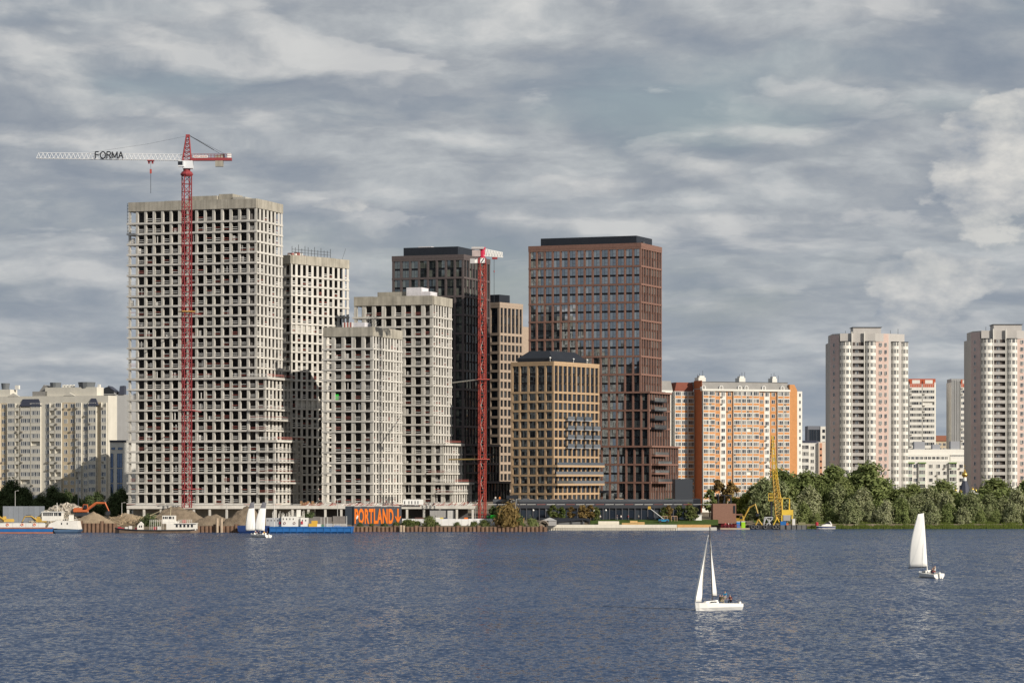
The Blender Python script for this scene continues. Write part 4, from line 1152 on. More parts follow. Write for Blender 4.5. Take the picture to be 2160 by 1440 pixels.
for i, (px, m) in enumerate(((1167, weed), (1185, weed), (1205, autumn), (1228, autumn), (1246, autumn), (1258, weed), (1400, weed), (1410, autumn), (1432, weed), (1455, weed), (1467, weed), (1040, darkgr), (1052, darkgr))):
    tree('young_tree', 'young planted tree before the black podium, %s from the left' % (ordw + ['eleventh', 'twelfth', 'thirteenth'])[[2,3,4,5,6,7,8,9,10,11,12,0,1][i]], 'tree', 'young', i, m, px, 930 + (i % 3), 1062 + (i * 7) % 9, zb=2.4, group='young promenade trees', wide=1.1)
for i, (px, top, wd, m) in enumerate(((858, 1096, 1.0, weed), (866, 1098, 1.0, weed), (880, 1099, .9, weed), (907, 1092, .9, weed), (918, 1100, 1.1, darkgr), (965, 1102, .9, weed), (1000, 1100, 1.0, weed), (1020, 1098, 1.0, weed), (1062, 1078, .7, weed), (1074, 1068, .7, autumn), (1082, 1082, .8, weed), (1092, 1094, .9, weed), (1122, 1094, .9, poplar), (760, 1103, 1.0, darkgr), (784, 1104, 1.1, weed), (812, 1104, 1.2, darkgr), (836, 1101, 1.0, weed), (185, 1100, 1.0, weed), (208, 1097, 1.0, weed), (318, 1088, .9, darkgr), (500, 1106, 1.2, weed), (655, 1085, .6, darkgr))):
    d0 = 896 if px > 700 else 889
    tree('bush', bush_lab[px], 'bush', 'bush', i, m, px, d0 + (1.5 if px < 700 else 0), top, zb=1.3, group='bushes on the bank', wide=wd)
# reedy fringe of the right bank
q = MB(); rr = random.Random(23)
for i in range(9000):
    px = rr.uniform(1690, 2240); D_ = rr.uniform(941.6, 946); x = WX(px, D_); hgt = rr.uniform(0.3, 1.1) * (0.6 + 0.6 * abs(math.sin(px * 0.07)))
    a = rr.uniform(-.3, .3); zb = -0.1 + (D_ - 941.4) * 0.33
    q.add([(x - .16, D_, zb), (x + .16, D_ + rr.uniform(-.1, .1), zb), (x + a, D_ + rr.uniform(-.2, .2), zb + hgt)], [(0, 1, 2)])
o = q.build('bank_grass', leafmat('leaf_reed', (0.07, 0.095, 0.02), (0.10, 0.135, 0.03), (0.15, 0.17, 0.055)), kind='stuff')
o['label'] = 'bright green grass fringe along the right bank'
# ------------------------------------------------------------------ quay walls
rust = mat('sheet_pile_rust', (0.20, 0.125, 0.085), 0.85, 0.3, 0.9, 0.2, streak=0.5)
def sheet_pile(label, x0p, x1p, D, zt):
    T = thing('sheet_pile_wall', label, 'quay wall', (0, 0, 0), group='rusty sheet pile walls')
    x0, x1 = WX(x0p, D), WX(x1p, D); x = x0; i = 0; pm = MB()
    pm.prism([(0, 0.45), (0.0, 0.35), (0.22, 0.0), (0.62, 0.0), (0.84, 0.35), (1.24, 0.35), (1.24, 0.45)], -1.5, 0); pmm = pm.mesh('sheet_pile'); pmm.materials.append(rust)
    pm2 = MB(); pm2.prism([(0, 0.45), (0.0, 0.35), (0.22, 0.0), (0.62, 0.0), (0.84, 0.35), (1.24, 0.35), (1.24, 0.45)], -1.5, 0.25); pmm2 = pm2.mesh('sheet_pile'); pmm2.materials.append(rust)
    while x < x1:
        o = obj('sheet_pile', pmm if i % 5 else pmm2, T, (x, D, zt)); o.scale = (1, 1, (zt + 1.2) / 1.5); x += 1.243; i += 1
    return T
sheet_pile('rusty sheet pile wall under the gravel heap beside the white wheelhouse', 166, 238, 882.5, 2.7)
sheet_pile('rusty sheet pile wall between the grey tug and the sailboat pair', 405, 506, 882.5, 1.9)
sheet_pile('long rusty sheet pile wall below the orange lettering board', 742, 1148, 892.3, 1.45)
for px, zt in ((458, 4.2), (467, 4.2), (845, 2.0), (851, 1.9)):
    q = MB(); q.lathe((WX(px, 881.8 if px < 500 else 891.8), 881.8 if px < 500 else 891.8, 0), [(0.42, -1.5), (0.42, zt)], 10)
    tag(q.build('mooring_pile', mat('pile_tan', (0.42, 0.33, 0.24), 0.8, 0.2, 1.0)), 'tan steel mooring pile %s' % {458: 'standing left of the pair near the tug', 467: 'standing right of the pair near the tug', 845: 'left of two below the arrow sign', 851: 'right of two below the arrow sign'}[px], 'pile')
quay_w = mat('quay_white', (0.70, 0.65, 0.55), 0.85, 0.08, 0.5, streak=0.15)
D_ = 914.5
Q = thing('promenade_quay', 'long pale concrete quay wall before the black podium', 'quay wall', (0, 0, 0))
x0, x1 = WX(1152, D_), WX(1428, D_); n_ = 16; w = (x1 - x0) / n_
bl = MB().box(0.01, w - 0.01, 0, 3, 0.75, 1.75).mesh('quay_block'); bl.materials.append(quay_w)
for i in range(n_): obj('quay_block', bl, Q, (x0 + i * w, D_, 0))
MB().box(x0, x1, D_ + 0.35, D_ + 3, -1.5, 0.75).build('lower_wall', quay_w, Q)
pm = MB().box(0, 0.35, 0, 0.5, -1.0, 0.62).mesh('fender_post'); pm.materials.append(quay_w)
i = 0
while x0 + i * 0.75 < x1: obj('fender_post', pm, Q, (x0 + i * 0.75, D_ - 0.1, 0)) if i < 290 else None; i += 1
D_ = 917
MB().box(WX(1429, D_), WX(1512, D_), D_, D_ + 6, -1.5, 0.9).build('lower_quay', mat('quay_grey', (0.5, 0.48, 0.44), 0.9, 0.1), Q)
MB().box(WX(1429, D_), WX(1500, D_), D_ + 1.0, D_ + 1.4, 0.9, 1.75).build('timber_facing', mat('timber_orange', (0.50, 0.29, 0.12), 0.8, 0.15, 1.0), Q)
q = MB(); q.loft([[(WX(1245, 919), 919, 1.6), (WX(1515, 919), 919, 1.6), (WX(1515, 934), 934, 2.9), (WX(1245, 934), 934, 2.9)], [(WX(1245, 919) , 919, 1.75), (WX(1515, 919), 919, 1.75), (WX(1515, 934), 934, 3.05), (WX(1245, 934), 934, 3.05)]])
o = q.build('lawn', grass_m); o['kind'] = 'structure'
q = MB(); q.prism([(WX(1262, 918.5), 918.5), (WX(1306, 918.5), 918.5), (WX(1300, 922), 922), (WX(1262, 922), 922)], 1.7, 2.75); tag(q.build('garden_wall', quay_w), 'short pale curved garden wall on the lawn', 'wall')
for i, (a, c, zt) in enumerate(((1312, 1329, 2.3), (1329, 1345, 2.9), (1345, 1360, 2.5))):
    q = MB(); q.box(WX(a, 917.5), WX(c, 917.5) - .05, 917.5, 919.5, 1.76, zt)
    for z in (2.0, 2.25): q.box(WX(a, 917.5) + .05, WX(c, 917.5) - .1, 917.45, 917.5, z, z + .04, 1)
    tag(q.build('timber_stack', [mat('timber_yellow', (0.55, 0.36, 0.15), 0.8, 0.15, 2.0), steel_dk]), '%s stack of yellow timber on the pale quay' % ('low left', 'tall middle', 'right end')[i], 'timber', 'timber stacks')

# ------------------------------------------------------------------ lettering
def text_mesh(txt, height, bold=0.0, ext=0.04):
    cu = bpy.data.curves.new('lettering', 'FONT'); cu.body = txt; cu.size = 1.0; cu.extrude = ext; cu.offset = bold; cu.resolution_u = 4; cu.space_character = 1.0 + bold * 2
    o = bpy.data.objects.new('lettering', cu); COL.objects.link(o)
    dg = bpy.context.evaluated_depsgraph_get()
    me = bpy.data.meshes.new_from_object(o.evaluated_get(dg)); bpy.data.objects.remove(o)
    xs = [v.co.x for v in me.vertices]; ys = [v.co.y for v in me.vertices]
    x0, y0 = min(xs), min(ys); sc_ = height / (max(ys) - y0)
    for v in me.vertices:
        x, y, z = v.co; v.co = ((x - x0) * sc_, z * 1.0, (y - y0) * sc_)
    return me, (max(xs) - x0) * sc_
def put_text(txt, x0, x1, z0, z1, y, m, parent, bold=0.0, ext=0.05, name='lettering', loc=(0, 0, 0)):
    me, w = text_mesh(txt, z1 - z0, bold, ext); f = (x1 - x0) / w
    for v in me.vertices: v.co.x *= f
    me.materials.clear(); me.materials.append(m)
    return obj(name, me, parent, (x0 + loc[0], y + loc[1], z0 + loc[2]))
Db = 899
board_m = mat('board_slate', (0.075, 0.08, 0.095), 0.7, 0.1, 0.6)
Bd = thing('lettering_board', 'slate hoarding with tall orange PORTLAND lettering and arrow', 'sign', (0, 0, 0))
xa, xb = WX(746, Db), WX(847, Db); za, zb_ = WZ(1107, Db), WZ(1068, Db)
n_ = 7; w = (xb - xa) / n_
for i in range(n_): MB().box(xa + i * w + .015, xa + (i + 1) * w - .015, Db, Db + 0.25, 1.4, zb_ + (0.1 if i % 2 else 0)).build('board_panel', board_m, Bd)
om = mat('lettering_orange', (0.85, 0.20, 0.02), 0.6)
put_text('PORTLAND', WX(748, Db), WX(830, Db), WZ(1104.5, Db), WZ(1072, Db), Db - 0.06, om, Bd, 0.035)
zA_, zB_ = WZ(1104.5, Db), WZ(1072, Db); cx = WX(839.5, Db)
q = MB(); q.prismy([(cx - .22, zB_), (cx + .22, zB_), (cx + .22, zA_ + .8), (cx - .22, zA_ + .8)], Db - 0.1, Db - 0.01)
q.prismy([(cx - 0.95, zA_ + 2.3), (cx - 0.55, zA_ + 2.3), (cx + 0.02, zA_ + .6), (cx, zA_)], Db - 0.12, Db - 0.012); q.prismy([(cx + 0.95, zA_ + 2.3), (cx, zA_), (cx - .02, zA_ + .6), (cx + 0.55, zA_ + 2.3)], Db - 0.125, Db - 0.013)
q.build('arrow', om, Bd)
q = MB(); q.prismy([(WX(751, Db), WZ(1092, Db)), (WX(754, Db), WZ(1086, Db)), (WX(756, Db), WZ(1087, Db)), (WX(755, Db), WZ(1092, Db)), (WX(752, Db), WZ(1095, Db))], Db - 0.2, Db - 0.13); q.build('torn_patch', white_paint, Bd)
MB().box(WX(728, Db), xa - 0.03, Db + 0.4, Db + 6, 1.4, zb_ + 0.1).build('side_panel', mat('board_navy', (0.03, 0.04, 0.055), 0.7), Bd)
# skeletal roof letters, two rows, behind the hoarding top
q = MB()
Rl = thing('roof_letters', 'two rows of thin dark roof letters above the lettering board', 'sign', (0, 0, 0))
rl = random.Random(3)      # the letters are too small in the photograph to read: thin upright strokes with short crossbars
for (a, c, y0, y1) in ((806, 834, 1056, 1047), (807, 827, 1065, 1058)):
    px = a
    while px < c:
        z0_, z1_ = WZ(y0, 905), WZ(y1, 905); w_ = 2.0 * 905 / FPX; x = WX(px, 905); l_ = MB()
        l_.bar((x, 905, z0_), (x, 905, z1_), 0.06)
        for f in rl.sample((0.0, 0.5, 1.0), 2): l_.bar((x, 905, z0_ + (z1_ - z0_) * f), (x + w_, 905, z0_ + (z1_ - z0_) * f), 0.05)
        if rl.random() < .5: l_.bar((x + w_, 905, z0_), (x + w_, 905, z1_), 0.06)
        l_.build('letter', steel_dk, Rl); px += 3.3
for px in (808, 818, 828): q.bar((WX(px, 905), 905.2, 1.5), (WX(px, 905), 905.2, WZ(1048, 905)), 0.05)
q.build('post', steel_dk, Rl)

Bn = thing('site_banner', 'white sheet banner hung on the podium edge right of the orange board', 'banner', (0, 0, 0))
MB().box(WX(850, 916), WX(893, 916), 916, 916.06, WZ(1064, 916), WZ(1053, 916)).build('sheet', white_paint, Bn)
for px in (853, 862, 868, 875, 881): MB().box(WX(px, 916), WX(px + 1.6, 916), 915.93, 915.99, WZ(1062.5, 916), WZ(1056, 916)).build('printed_mark', steel_dk, Bn)
# white site fence right of the board
Fw = thing('site_fence', 'low white panel fence along the sheet pile bank', 'fence', (0, 0, 0))
D_ = 900; px = 848
while px < 1046:
    MB().box(WX(px, D_) + .02, WX(px + 14, D_) - .02, D_, D_ + 0.15, 1.3, WZ(1094, D_) + random.uniform(-.05, .1)).build('fence_panel', mat('fence_white', (0.70, 0.69, 0.68), 0.6, 0.08, 0.5, objrnd=0.08), Fw); px += 14
def cabin(label, a, c, D, z0, z1, m, m2=None, name='site_cabin'):
    T = thing(name, label, 'cabin', (0, 0, 0))
    x0, x1 = WX(a, D), WX(c, D); nn = max(2, int((x1 - x0) / 0.45))
    MB().box(x0, x1, D, D + 2.4, z0, z1).build('body', m, T)
    rb = MB().box(0, 0.14, -0.05, 0, z0 + .15, z1 - .15).mesh('rib'); rb.materials.append(m)
    for i in range(nn): obj('rib', rb, T, (x0 + i * (x1 - x0) / nn + .1, D, 0))
    MB().box(x0 - .06, x1 + .06, D - .08, D + 2.5, z1, z1 + 0.14).build('roof_edge', m2 or steel_dk, T)
    for x in (x0, x1 - .15): MB().box(x, x + .15, D - .07, D - .001, z0, z1).build('corner_post', m2 or steel_dk, T)
    return T
gr_c = mat('cabin_grey', (0.33, 0.32, 0.31), 0.6, 0.08)
cabin('grey ribbed site cabin behind the white fence, larger of two', 906, 942, 908, 2.2, WZ(1076, 908), gr_c)
cabin('pale small site cabin right of the grey ribbed one', 943, 958, 908.2, 2.2, WZ(1076, 908), mat('cabin_pale', (0.5, 0.49, 0.47), 0.6))
green_m = mat('container_green', (0.03, 0.55, 0.04), 0.5, 0.08)
cabin('bright green container beside the slim red crane', 1034, 1051, 902, 1.6, WZ(1087, 902), green_m, green_m, 'green_container')
cabin('dark green container edge left of the bright one', 1026, 1034, 903, 1.6, WZ(1087.5, 902), mat('container_dkgreen', (0.02, 0.22, 0.05), 0.5), None, 'green_container')
for i, (a, c, col, t) in enumerate(((919, 928, (0.72, 0.7, 0.66), 'white'), (928, 935, (0.65, 0.5, 0.1), 'yellow'), (936, 944, (0.05, 0.06, 0.1), 'navy'), (979, 987, (0.75, 0.16, 0.02), 'orange'), (875, 896, (0.12, 0.06, 0.05), 'brown'))):
    T = thing('material_bin', '%s open material bin behind the white site fence' % t, 'bin', (0, 0, 0))
    m = mat('bin_' + t, col, 0.6); x0, x1 = WX(a, 902), WX(c, 902); zt = WZ(1091, 902)
    MB().box(x0, x1, 902, 902.1, 2, zt).build('side', m, T); MB().box(x0, x1, 903.6, 903.7, 2, zt).build('side', m, T); MB().box(x0, x0 + .1, 902.1, 903.6, 2, zt).build('end', m, T); MB().box(x1 - .1, x1, 902.1, 903.6, 2, zt).build('end', m, T)
# shed, black marquee and arch at the quay's left end
T = thing('quay_shed', 'small grey shed with pitched roof at the left end of the quay', 'shed', (0, 0, 0))
x0, x1 = WX(1157, 912), WX(1174, 912)
MB().box(x0, x1, 912, 916, 1.5, WZ(1098, 912)).build('wall', gr_c, T)
q = MB(); q.prismy([(x0 - 2.2, WZ(1097.5, 912)), (x1 + .1, WZ(1097.5, 912)), ((x0 + x1) / 2 - .8, WZ(1091, 912))], 911.8, 916.2); q.build('roof', mat('roof_pale', (0.4, 0.4, 0.4), 0.7), T)
T = thing('marquee', 'black tented marquee behind the left end of the pale quay', 'marquee', (0, 0, 0))
x0, x1 = WX(1140, 918), WX(1243, 918)
q = MB(); q.prismy([(x0, WZ(1092, 918)), (x1, WZ(1093, 918)), (x1, WZ(1098, 918)), (x1 - 1.5, WZ(1096, 918)), (x0 + 6, WZ(1100, 918)), (x0, WZ(1097, 918))], 917, 926); q.build('canopy', black_clad, T)
MB().box(x0 + 5, x1 - 1.5, 917.6, 925, 1.6, WZ(1099.5, 918)).build('side_wall', mat('tent_grey', (0.12, 0.125, 0.13), 0.7, 0.2), T)
for px in (1176, 1205, 1228, 1242): MB().box(WX(px, 918), WX(px, 918) + .25, 917.1, 917.4, 1.6, WZ(1094, 918)).build('post', steel_dk, T)
q = MB()
for k_ in range(8):
    a0, a1 = math.pi * k_ / 8, math.pi * (k_ + 1) / 8; c = WX(1146, 911); q.bar((c + 1.5 * math.cos(a0), 911, 1.5 + 1.5 * math.sin(a0)), (c + 1.5 * math.cos(a1), 911, 1.5 + 1.5 * math.sin(a1)), 0.3)
tag(q.build('stone_arch', mat('arch_stone', (0.2, 0.17, 0.14), 0.8)), 'small dark arch before the grey quay shed', 'arch')
# brick pavilion with roof railing
T = thing('brick_pavilion', 'brown brick pavilion with dark roof frame beside the yellow excavator', 'pavilion', (0, 0, 0))
Dv = 938; brk = mat('pavilion_brick', (0.24, 0.135, 0.10), 0.9, 0.15, 2.0, 0.1)
x0, x1, x2 = WX(1504, Dv), WX(1545, Dv), WX(1553, Dv); zt = WZ(1062, Dv)
MB().box(x0, x1, Dv, Dv + 10, 1.8, zt).build('wall', brk, T); MB().box(x1 + .01, x2, Dv + 0.6, Dv + 9, 1.8, zt).build('wall', brk, T)
MB().box(x1 + .3, x2 - .25, Dv + .5, Dv + .58, WZ(1082, Dv), WZ(1066, Dv)).build('window', black_clad, T)
MB().box(x1, WX(1567, Dv), Dv + 1, Dv + 8, WZ(1086, Dv), WZ(1084, Dv)).build('porch_roof', brk, T)
q = MB()
for px in (1516, 1529, 1543): q.box(WX(px, Dv), WX(px, Dv) + .22, Dv + 2, Dv + 2.2, zt, WZ(1045, Dv)); q.box(WX(px, Dv), WX(px, Dv) + .22, Dv + 7, Dv + 7.2, zt, WZ(1045, Dv))
q.box(WX(1514, Dv), WX(1546, Dv), Dv + 1.9, Dv + 7.4, WZ(1045, Dv), WZ(1044, Dv)); q.build('roof_frame', steel_dk, T)
T = thing('kiosk', 'low white kiosk on the lawn left of the brick pavilion', 'kiosk', (0, 0, 0))
MB().box(WX(1463, 932), WX(1480, 932), 932, 935, 2.5, WZ(1086, 932)).build('wall', white_paint, T); MB().box(WX(1462, 932), WX(1481, 932), 931.7, 935.2, WZ(1086, 932), WZ(1085, 932)).build('roof', white_paint, T)

# ------------------------------------------------------------------ spoil heaps
def heap(name, label, px, D, wpx, ytop, m, seed, zb=1.6, depth=0.6, peak=0.7, rough=0.35):
    rnd = random.Random(seed); N = 34; M = 16; x0 = WX(px, D); hw = wpx / 2 * D / FPX; hgt = WZ(ytop, D) - zb
    vs = []; fs = []
    for j in range(M + 1):
        for i in range(N + 1):
            u, v = i / N * 2 - 1, j / M * 2 - 1
            rr_ = math.sqrt(u * u + v * v); base = max(0, 1 - rr_ ** (1 / peak))
            z = hgt * base + mnoise.fractal(Vector((u * 3 + seed, v * 3, seed)), 1.0, 2.0, 4) * rough * hgt * 0.5 * min(1, base * 4)
            vs.append((u * hw, v * hw * depth, max(-0.2, z)))
    for j in range(M):
        for i in range(N): a = j * (N + 1) + i; fs.append((a, a + 1, a + N + 2, a + N + 1))
    q = MB(); q.add(vs, fs); o = q.build(name, m, None, (x0, D + hw * depth * 0.5, zb), smooth=True)
    return tag(o, label, 'heap')
sand = mat('gravel_tan', (0.29, 0.225, 0.155), 0.95, 0.25, 0.8, 0.1, bump=0.3)
sandd = mat('gravel_brown', (0.21, 0.165, 0.12), 0.95, 0.25, 0.8, 0.1, bump=0.3)
heap('gravel_heap', 'cone of tan gravel above the sheet piles left of the grey tug', 196, 887, 100, 1078, sand, 1, 2.3, 0.35, 0.95, 0.2)
heap('gravel_heap', 'wide brown gravel heap in front of the tallest concrete tower', 372, 905, 150, 1070, sandd, 2, 1.6, 0.3, 0.6)
heap('gravel_heap', 'low brown heap in the gap right of the grey tug', 450, 896, 110, 1085, sandd, 3, 1.6, 0.3, 0.7)
heap('gravel_heap', 'brown gravel heap just left of the sailboat pair', 520, 893, 110, 1066, sandd, 4, 1.6, 0.3, 0.8)
heap('gravel_heap', 'tan spoil heap behind the bow of the grey tug', 270, 893, 130, 1083, sand, 5, 1.6, 0.3, 0.6)
rub = heap('rubble_heap', 'broken concrete rubble heap behind the white wheelhouse', 138, 897, 150, 1066, mat('rubble', (0.33, 0.29, 0.24), 0.95, 0.3, 1.0, bump=0.3), 6, 2.0, 0.3, 0.55, 0.5)
q = MB(); rnd = random.Random(8); hw = 75 * 897 / FPX
for i in range(420):
    u = rnd.uniform(-1, 1); v = rnd.uniform(-1, 0.2); b0 = max(0, 1 - math.sqrt(u * u + v * v) ** (1 / .55)); z = b0 * (WZ(1066, 897) - 2.0) + rnd.uniform(-.1, .3)
    c = Vector((u * hw, v * hw * .3, z)); d = Vector((rnd.gauss(0, 1), rnd.gauss(0, 1), rnd.gauss(0, .6))).normalized(); e = d.orthogonal().normalized(); f = d.cross(e); a, b2, c2 = rnd.uniform(.3, 1.0), rnd.uniform(.2, .6), rnd.uniform(.08, .2)
    q.add([tuple(c + d * (sx * a) + e * (sy * b2) + f * (sz * c2)) for sz in (-1, 1) for sy in (-1, 1) for sx in (-1, 1)], [(0, 2, 3, 1), (4, 5, 7, 6), (0, 1, 5, 4), (1, 3, 7, 5), (3, 2, 6, 7), (2, 0, 4, 6)])
q.build('concrete_chunk', mat('rubble_chunk', (0.38, 0.34, 0.28), 0.95, isl=0.35), rub, kind='stuff')
q = MB()
for i in range(160):
    x = rnd.uniform(WX(225, 892), WX(330, 892)); y = rnd.uniform(889, 893); z = rnd.uniform(1.8, 4.6); d = Vector((rnd.gauss(0, 1), rnd.gauss(0, .4), rnd.gauss(0, .5))).normalized() * rnd.uniform(.6, 1.8)
    q.bar((x, y, z), tuple(Vector((x, y, z)) + d), 0.06, 0, 3)
o = q.build('timber_debris', mat('debris_tan', (0.42, 0.32, 0.20), 0.9, isl=0.4), kind='stuff'); o['label'] = 'loose timber and scrap lying on the spoil bank'
# grey hoarding and lamps at the far left
T = thing('site_hoarding', 'grey metal hoarding behind the yellow machines at far left', 'fence', (0, 0, 0))
for i in range(8): MB().box(WX(6 + i * 11, 905) + .02, WX(17 + i * 11, 905) - .02, 905, 905.2, 2, WZ(1067, 905)).build('fence_panel', mat('hoarding_grey', (0.22, 0.24, 0.27), 0.6, 0.08, objrnd=0.1), T)
for px, yt, D_, t in ((32, 1035, 906, 'thin pale lamp post at far left by the dark trees'), (165, 918, 925, 'tall dark lattice pole before the cream block'), (257, 1060, 900, 'short pale post left of the concrete podium'), (478, 1060, 900, 'thin pole before the concrete podium near the gravel heap'), (712, 1052, 897, 'lamp post with bracket left of the lettering board'), (1003, 1055, 902, 'pale lamp post left of the slim crane'), (1078, 1055, 908, 'pale lamp post right of the slim crane'), (1089, 1052, 910, 'leaning timber pole right of the slim crane')):
    T = thing('lamp_post', t, 'lamp post', (WX(px, D_), D_, 1.5)); zt = WZ(yt, D_) - 1.5
    q = MB(); lean = 0.7 if px == 1089 else 0; q.bar((-lean, 0, 0), (0, 0, zt), 0.13 if px != 165 else 0.2, 0, 6, 0.07); q.build('post', steel_dk if px == 165 else mat('post_grey', (0.45, 0.44, 0.42), 0.6), T)
    q = MB(); q.bar((0, 0, zt - .1), (0.7, -.1, zt + .1), 0.05); q.box(0.5, 1.1, -.2, .1, zt + .05, zt + .17); q.build('lamp_head', mat('post_grey', (0.45, 0.44, 0.42), 0.6), T)
for px in (1252, 1278, 1153, 1241, 1125):
    T = thing('globe_lamp', 'white globe lamp on the promenade, at picture column near %s' % {1252: 'the sand tower right corner', 1278: 'the terracotta tower left corner', 1153: 'the quay shed', 1241: 'the marquee right end', 1125: 'the arch'}[px], 'lamp', (WX(px, 931), 931, 2.5))
    q = MB(); q.bar((0, 0, 0), (0, 0, 3.2), 0.07, 0, 6); q.build('post', steel_dk, T); q = MB(); q.lathe((0, 0, 3.2), [(.08, 0), (.27, .15), (.3, .32), (.2, .55), (.03, .62)], 10); q.build('globe', white_paint, T, smooth=True)

# ------------------------------------------------------------------ tower cranes
redc = mat('crane_red', (0.27, 0.045, 0.05), 0.55, 0.12, 0.8, 0.3)
redl = mat('crane_red_orange', (0.36, 0.062, 0.045), 0.55, 0.12, 0.8, 0.3)
whc = mat('crane_white', (0.66, 0.67, 0.68), 0.5)
def lattice_mast(x, y, z0, z1, w, seg, r1, r2):
    q = MB(); n_ = int((z1 - z0) / seg); hs = (z1 - z0) / n_; c = [(-w/2, -w/2), (w/2, -w/2), (w/2, w/2), (-w/2, w/2)]
    for (a, b2) in c: q.bar((a, b2, z0), (a, b2, z1), r1)
    for i in range(n_):
        za, zb2 = z0 + i * hs, z0 + (i + 1) * hs
        for k_ in range(4):
            p, s_ = c[k_], c[(k_ + 1) % 4]
            q.bar((*p, za), (*s_, za), r2)
            q.bar((*(p if i % 2 else s_), za), (*(s_ if i % 2 else p), zb2), r2)
    return q
# large hammerhead crane
Dc = 912
C1 = thing('tower_crane', 'red hammerhead tower crane with white FORMA jib on the left', 'crane', (WX(394, Dc), Dc, 0), 0)
zm = WZ(372, Dc); zj0, zj1 = WZ(338.5, Dc), WZ(326, Dc)
m_ = lattice_mast(0, 0, 7.0, zm, 2.3, 2.3, 0.18, 0.085).build('mast', redc, C1, rz=R(24))
for yy in (657, 865, 1031):
    MB().box(-2.1, 2.1, -2.0, 2.0, WZ(yy, Dc) - .12, WZ(yy, Dc) + .12).build('mast_collar', mat('collar_ochre', (0.45, 0.25, 0.06), 0.6) if yy == 657 else redc, C1, rz=R(24))
    q = MB(); q.bar((0, 1, WZ(yy, Dc)), (2.5, 18, WZ(yy, Dc)), 0.15); q.build('wall_tie', redc, C1)
q = MB(); q.lathe((0, 0, zm), [(1.6, 0), (2.0, 0.6), (1.5, 1.4), (1.1, 1.5), (1.1, 3.0)], 12); q.build('slewing_ring', redc, C1)
MB().box(-1.2, 1.9, -1.6, 1.3, WZ(356, Dc), WZ(340, Dc)).build('machinery_house', whc, C1)
cb = MB().box(-2.4, -0.6, -2.4, -0.8, WZ(353, Dc), WZ(341, Dc)).build('cab', whc, C1); MB().box(-2.45, -1.0, -2.46, -0.9, WZ(350, Dc), WZ(342, Dc)).build('cab_window', black_clad, cb)
q = MB(); za = WZ(286, Dc); b0 = [(-1.3, -1.0), (1.3, -1.0), (1.3, 1.0), (-1.3, 1.0)]; t0 = [(-.1, -.3), (.7, -.3), (.7, .3), (-.1, .3)]
for k_ in range(4): q.bar((*b0[k_], zj0), (*t0[k_], za), 0.17)
for i in range(6):
    f0, f1 = i / 6, (i + 1) / 6; z_a, z_b = zj0 + (za - zj0) * f0, zj0 + (za - zj0) * f1
    for k_ in range(4):
        pa = [b0[k_][j] * (1 - f0) + t0[k_][j] * f0 for j in (0, 1)]; pb = [b0[(k_+1) % 4][j] * (1 - f1) + t0[(k_+1) % 4][j] * f1 for j in (0, 1)]; pc = [b0[(k_+1) % 4][j] * (1 - f0) + t0[(k_+1) % 4][j] * f0 for j in (0, 1)]
        q.bar((*pa, z_a), (*pb, z_b), 0.09); q.bar((*pa, z_a), (*pc, z_a), 0.09)
q.box(-.3, .9, -.4, .4, za - .5, za + .3); q.build('tower_head', redc, C1)
xt = WX(77, Dc) - WX(394, Dc); q = MB(); n_ = 34
for yy in (-0.75, 0.75): q.bar((-1, yy, zj0), (xt, yy, zj0 + .6), 0.10)
q.bar((-1, 0, zj1), (xt + 1, 0, zj1 + .5), 0.11)
for i in range(n_):
    xa_, xb_ = -1 + (xt + 1) * i / n_, -1 + (xt + 1) * (i + 1) / n_; xm = (xa_ + xb_) / 2; fz = .55 * i / n_
    for yy in (-0.75, 0.75): q.bar((xa_, yy, zj0 + fz), (xm, 0, zj1 + fz), 0.06); q.bar((xm, 0, zj1 + fz), (xb_, yy, zj0 + fz), 0.06)
    q.bar((xa_, -0.75, zj0 + fz), (xa_, 0.75, zj0 + fz), 0.05)
jb = q.build('jib', whc, C1)
GL = {'F': (.58, [[(0, 0), (0, 1), (.55, 1)], [(0, .53), (.48, .53)]]), 'O': (.84, [[(.42 + .42 * math.cos(t * math.pi / 8), .5 + .5 * math.sin(t * math.pi / 8)) for t in range(17)]]),
      'R': (.62, [[(0, 0), (0, 1), (.38, 1), (.55, .92), (.6, .76), (.55, .6), (.38, .5), (0, .5)], [(.32, .5), (.62, 0)]]), 'M': (.8, [[(0, 0), (0, 1), (.4, .12), (.8, 1), (.8, 0)]]), 'A': (.72, [[(0, 0), (.36, 1), (.72, 0)], [(.13, .36), (.59, .36)]])}
zl0, zl1 = WZ(335, Dc), WZ(321, Dc); hl = zl1 - zl0; xl = WX(202, Dc) - WX(394, Dc); tot = sum(GL[ch][0] for ch in 'FORMA') + 4 * .22; kx_ = (WX(260.5, Dc) - WX(202, Dc)) / tot
for ch in 'FORMA':
    w_, st_ = GL[ch]; q = MB()
    for pl in st_:
        for (p_, q_) in zip(pl[:-1], pl[1:]): q.bar((xl + p_[0] * kx_, -1.0, zl0 + p_[1] * hl), (xl + q_[0] * kx_, -1.0, zl0 + q_[1] * hl), 0.19, 0, 6)
    q.build('letter', black_clad, C1); xl += (w_ + .22) * kx_
xc = WX(489, Dc) - WX(394, Dc)
q = MB(); q.box(1.0, xc, -0.9, 0.9, zj0 - .1, zj0 + .75); q.build('counter_jib', redc, C1)
q = MB()
for i in range(12):
    x = 1.4 + i * 1.0
    for yy in (-.88, .88): q.bar((x, yy, zj0 + .75), (x, yy, zj0 + 1.9), 0.04)
for yy in (-.88, .88): q.bar((1.2, yy, zj0 + 1.9), (xc, yy, zj0 + 1.9), 0.04); q.bar((1.2, yy, zj0 + 1.35), (xc, yy, zj0 + 1.35), 0.03)
q.build('handrail', redc, C1)
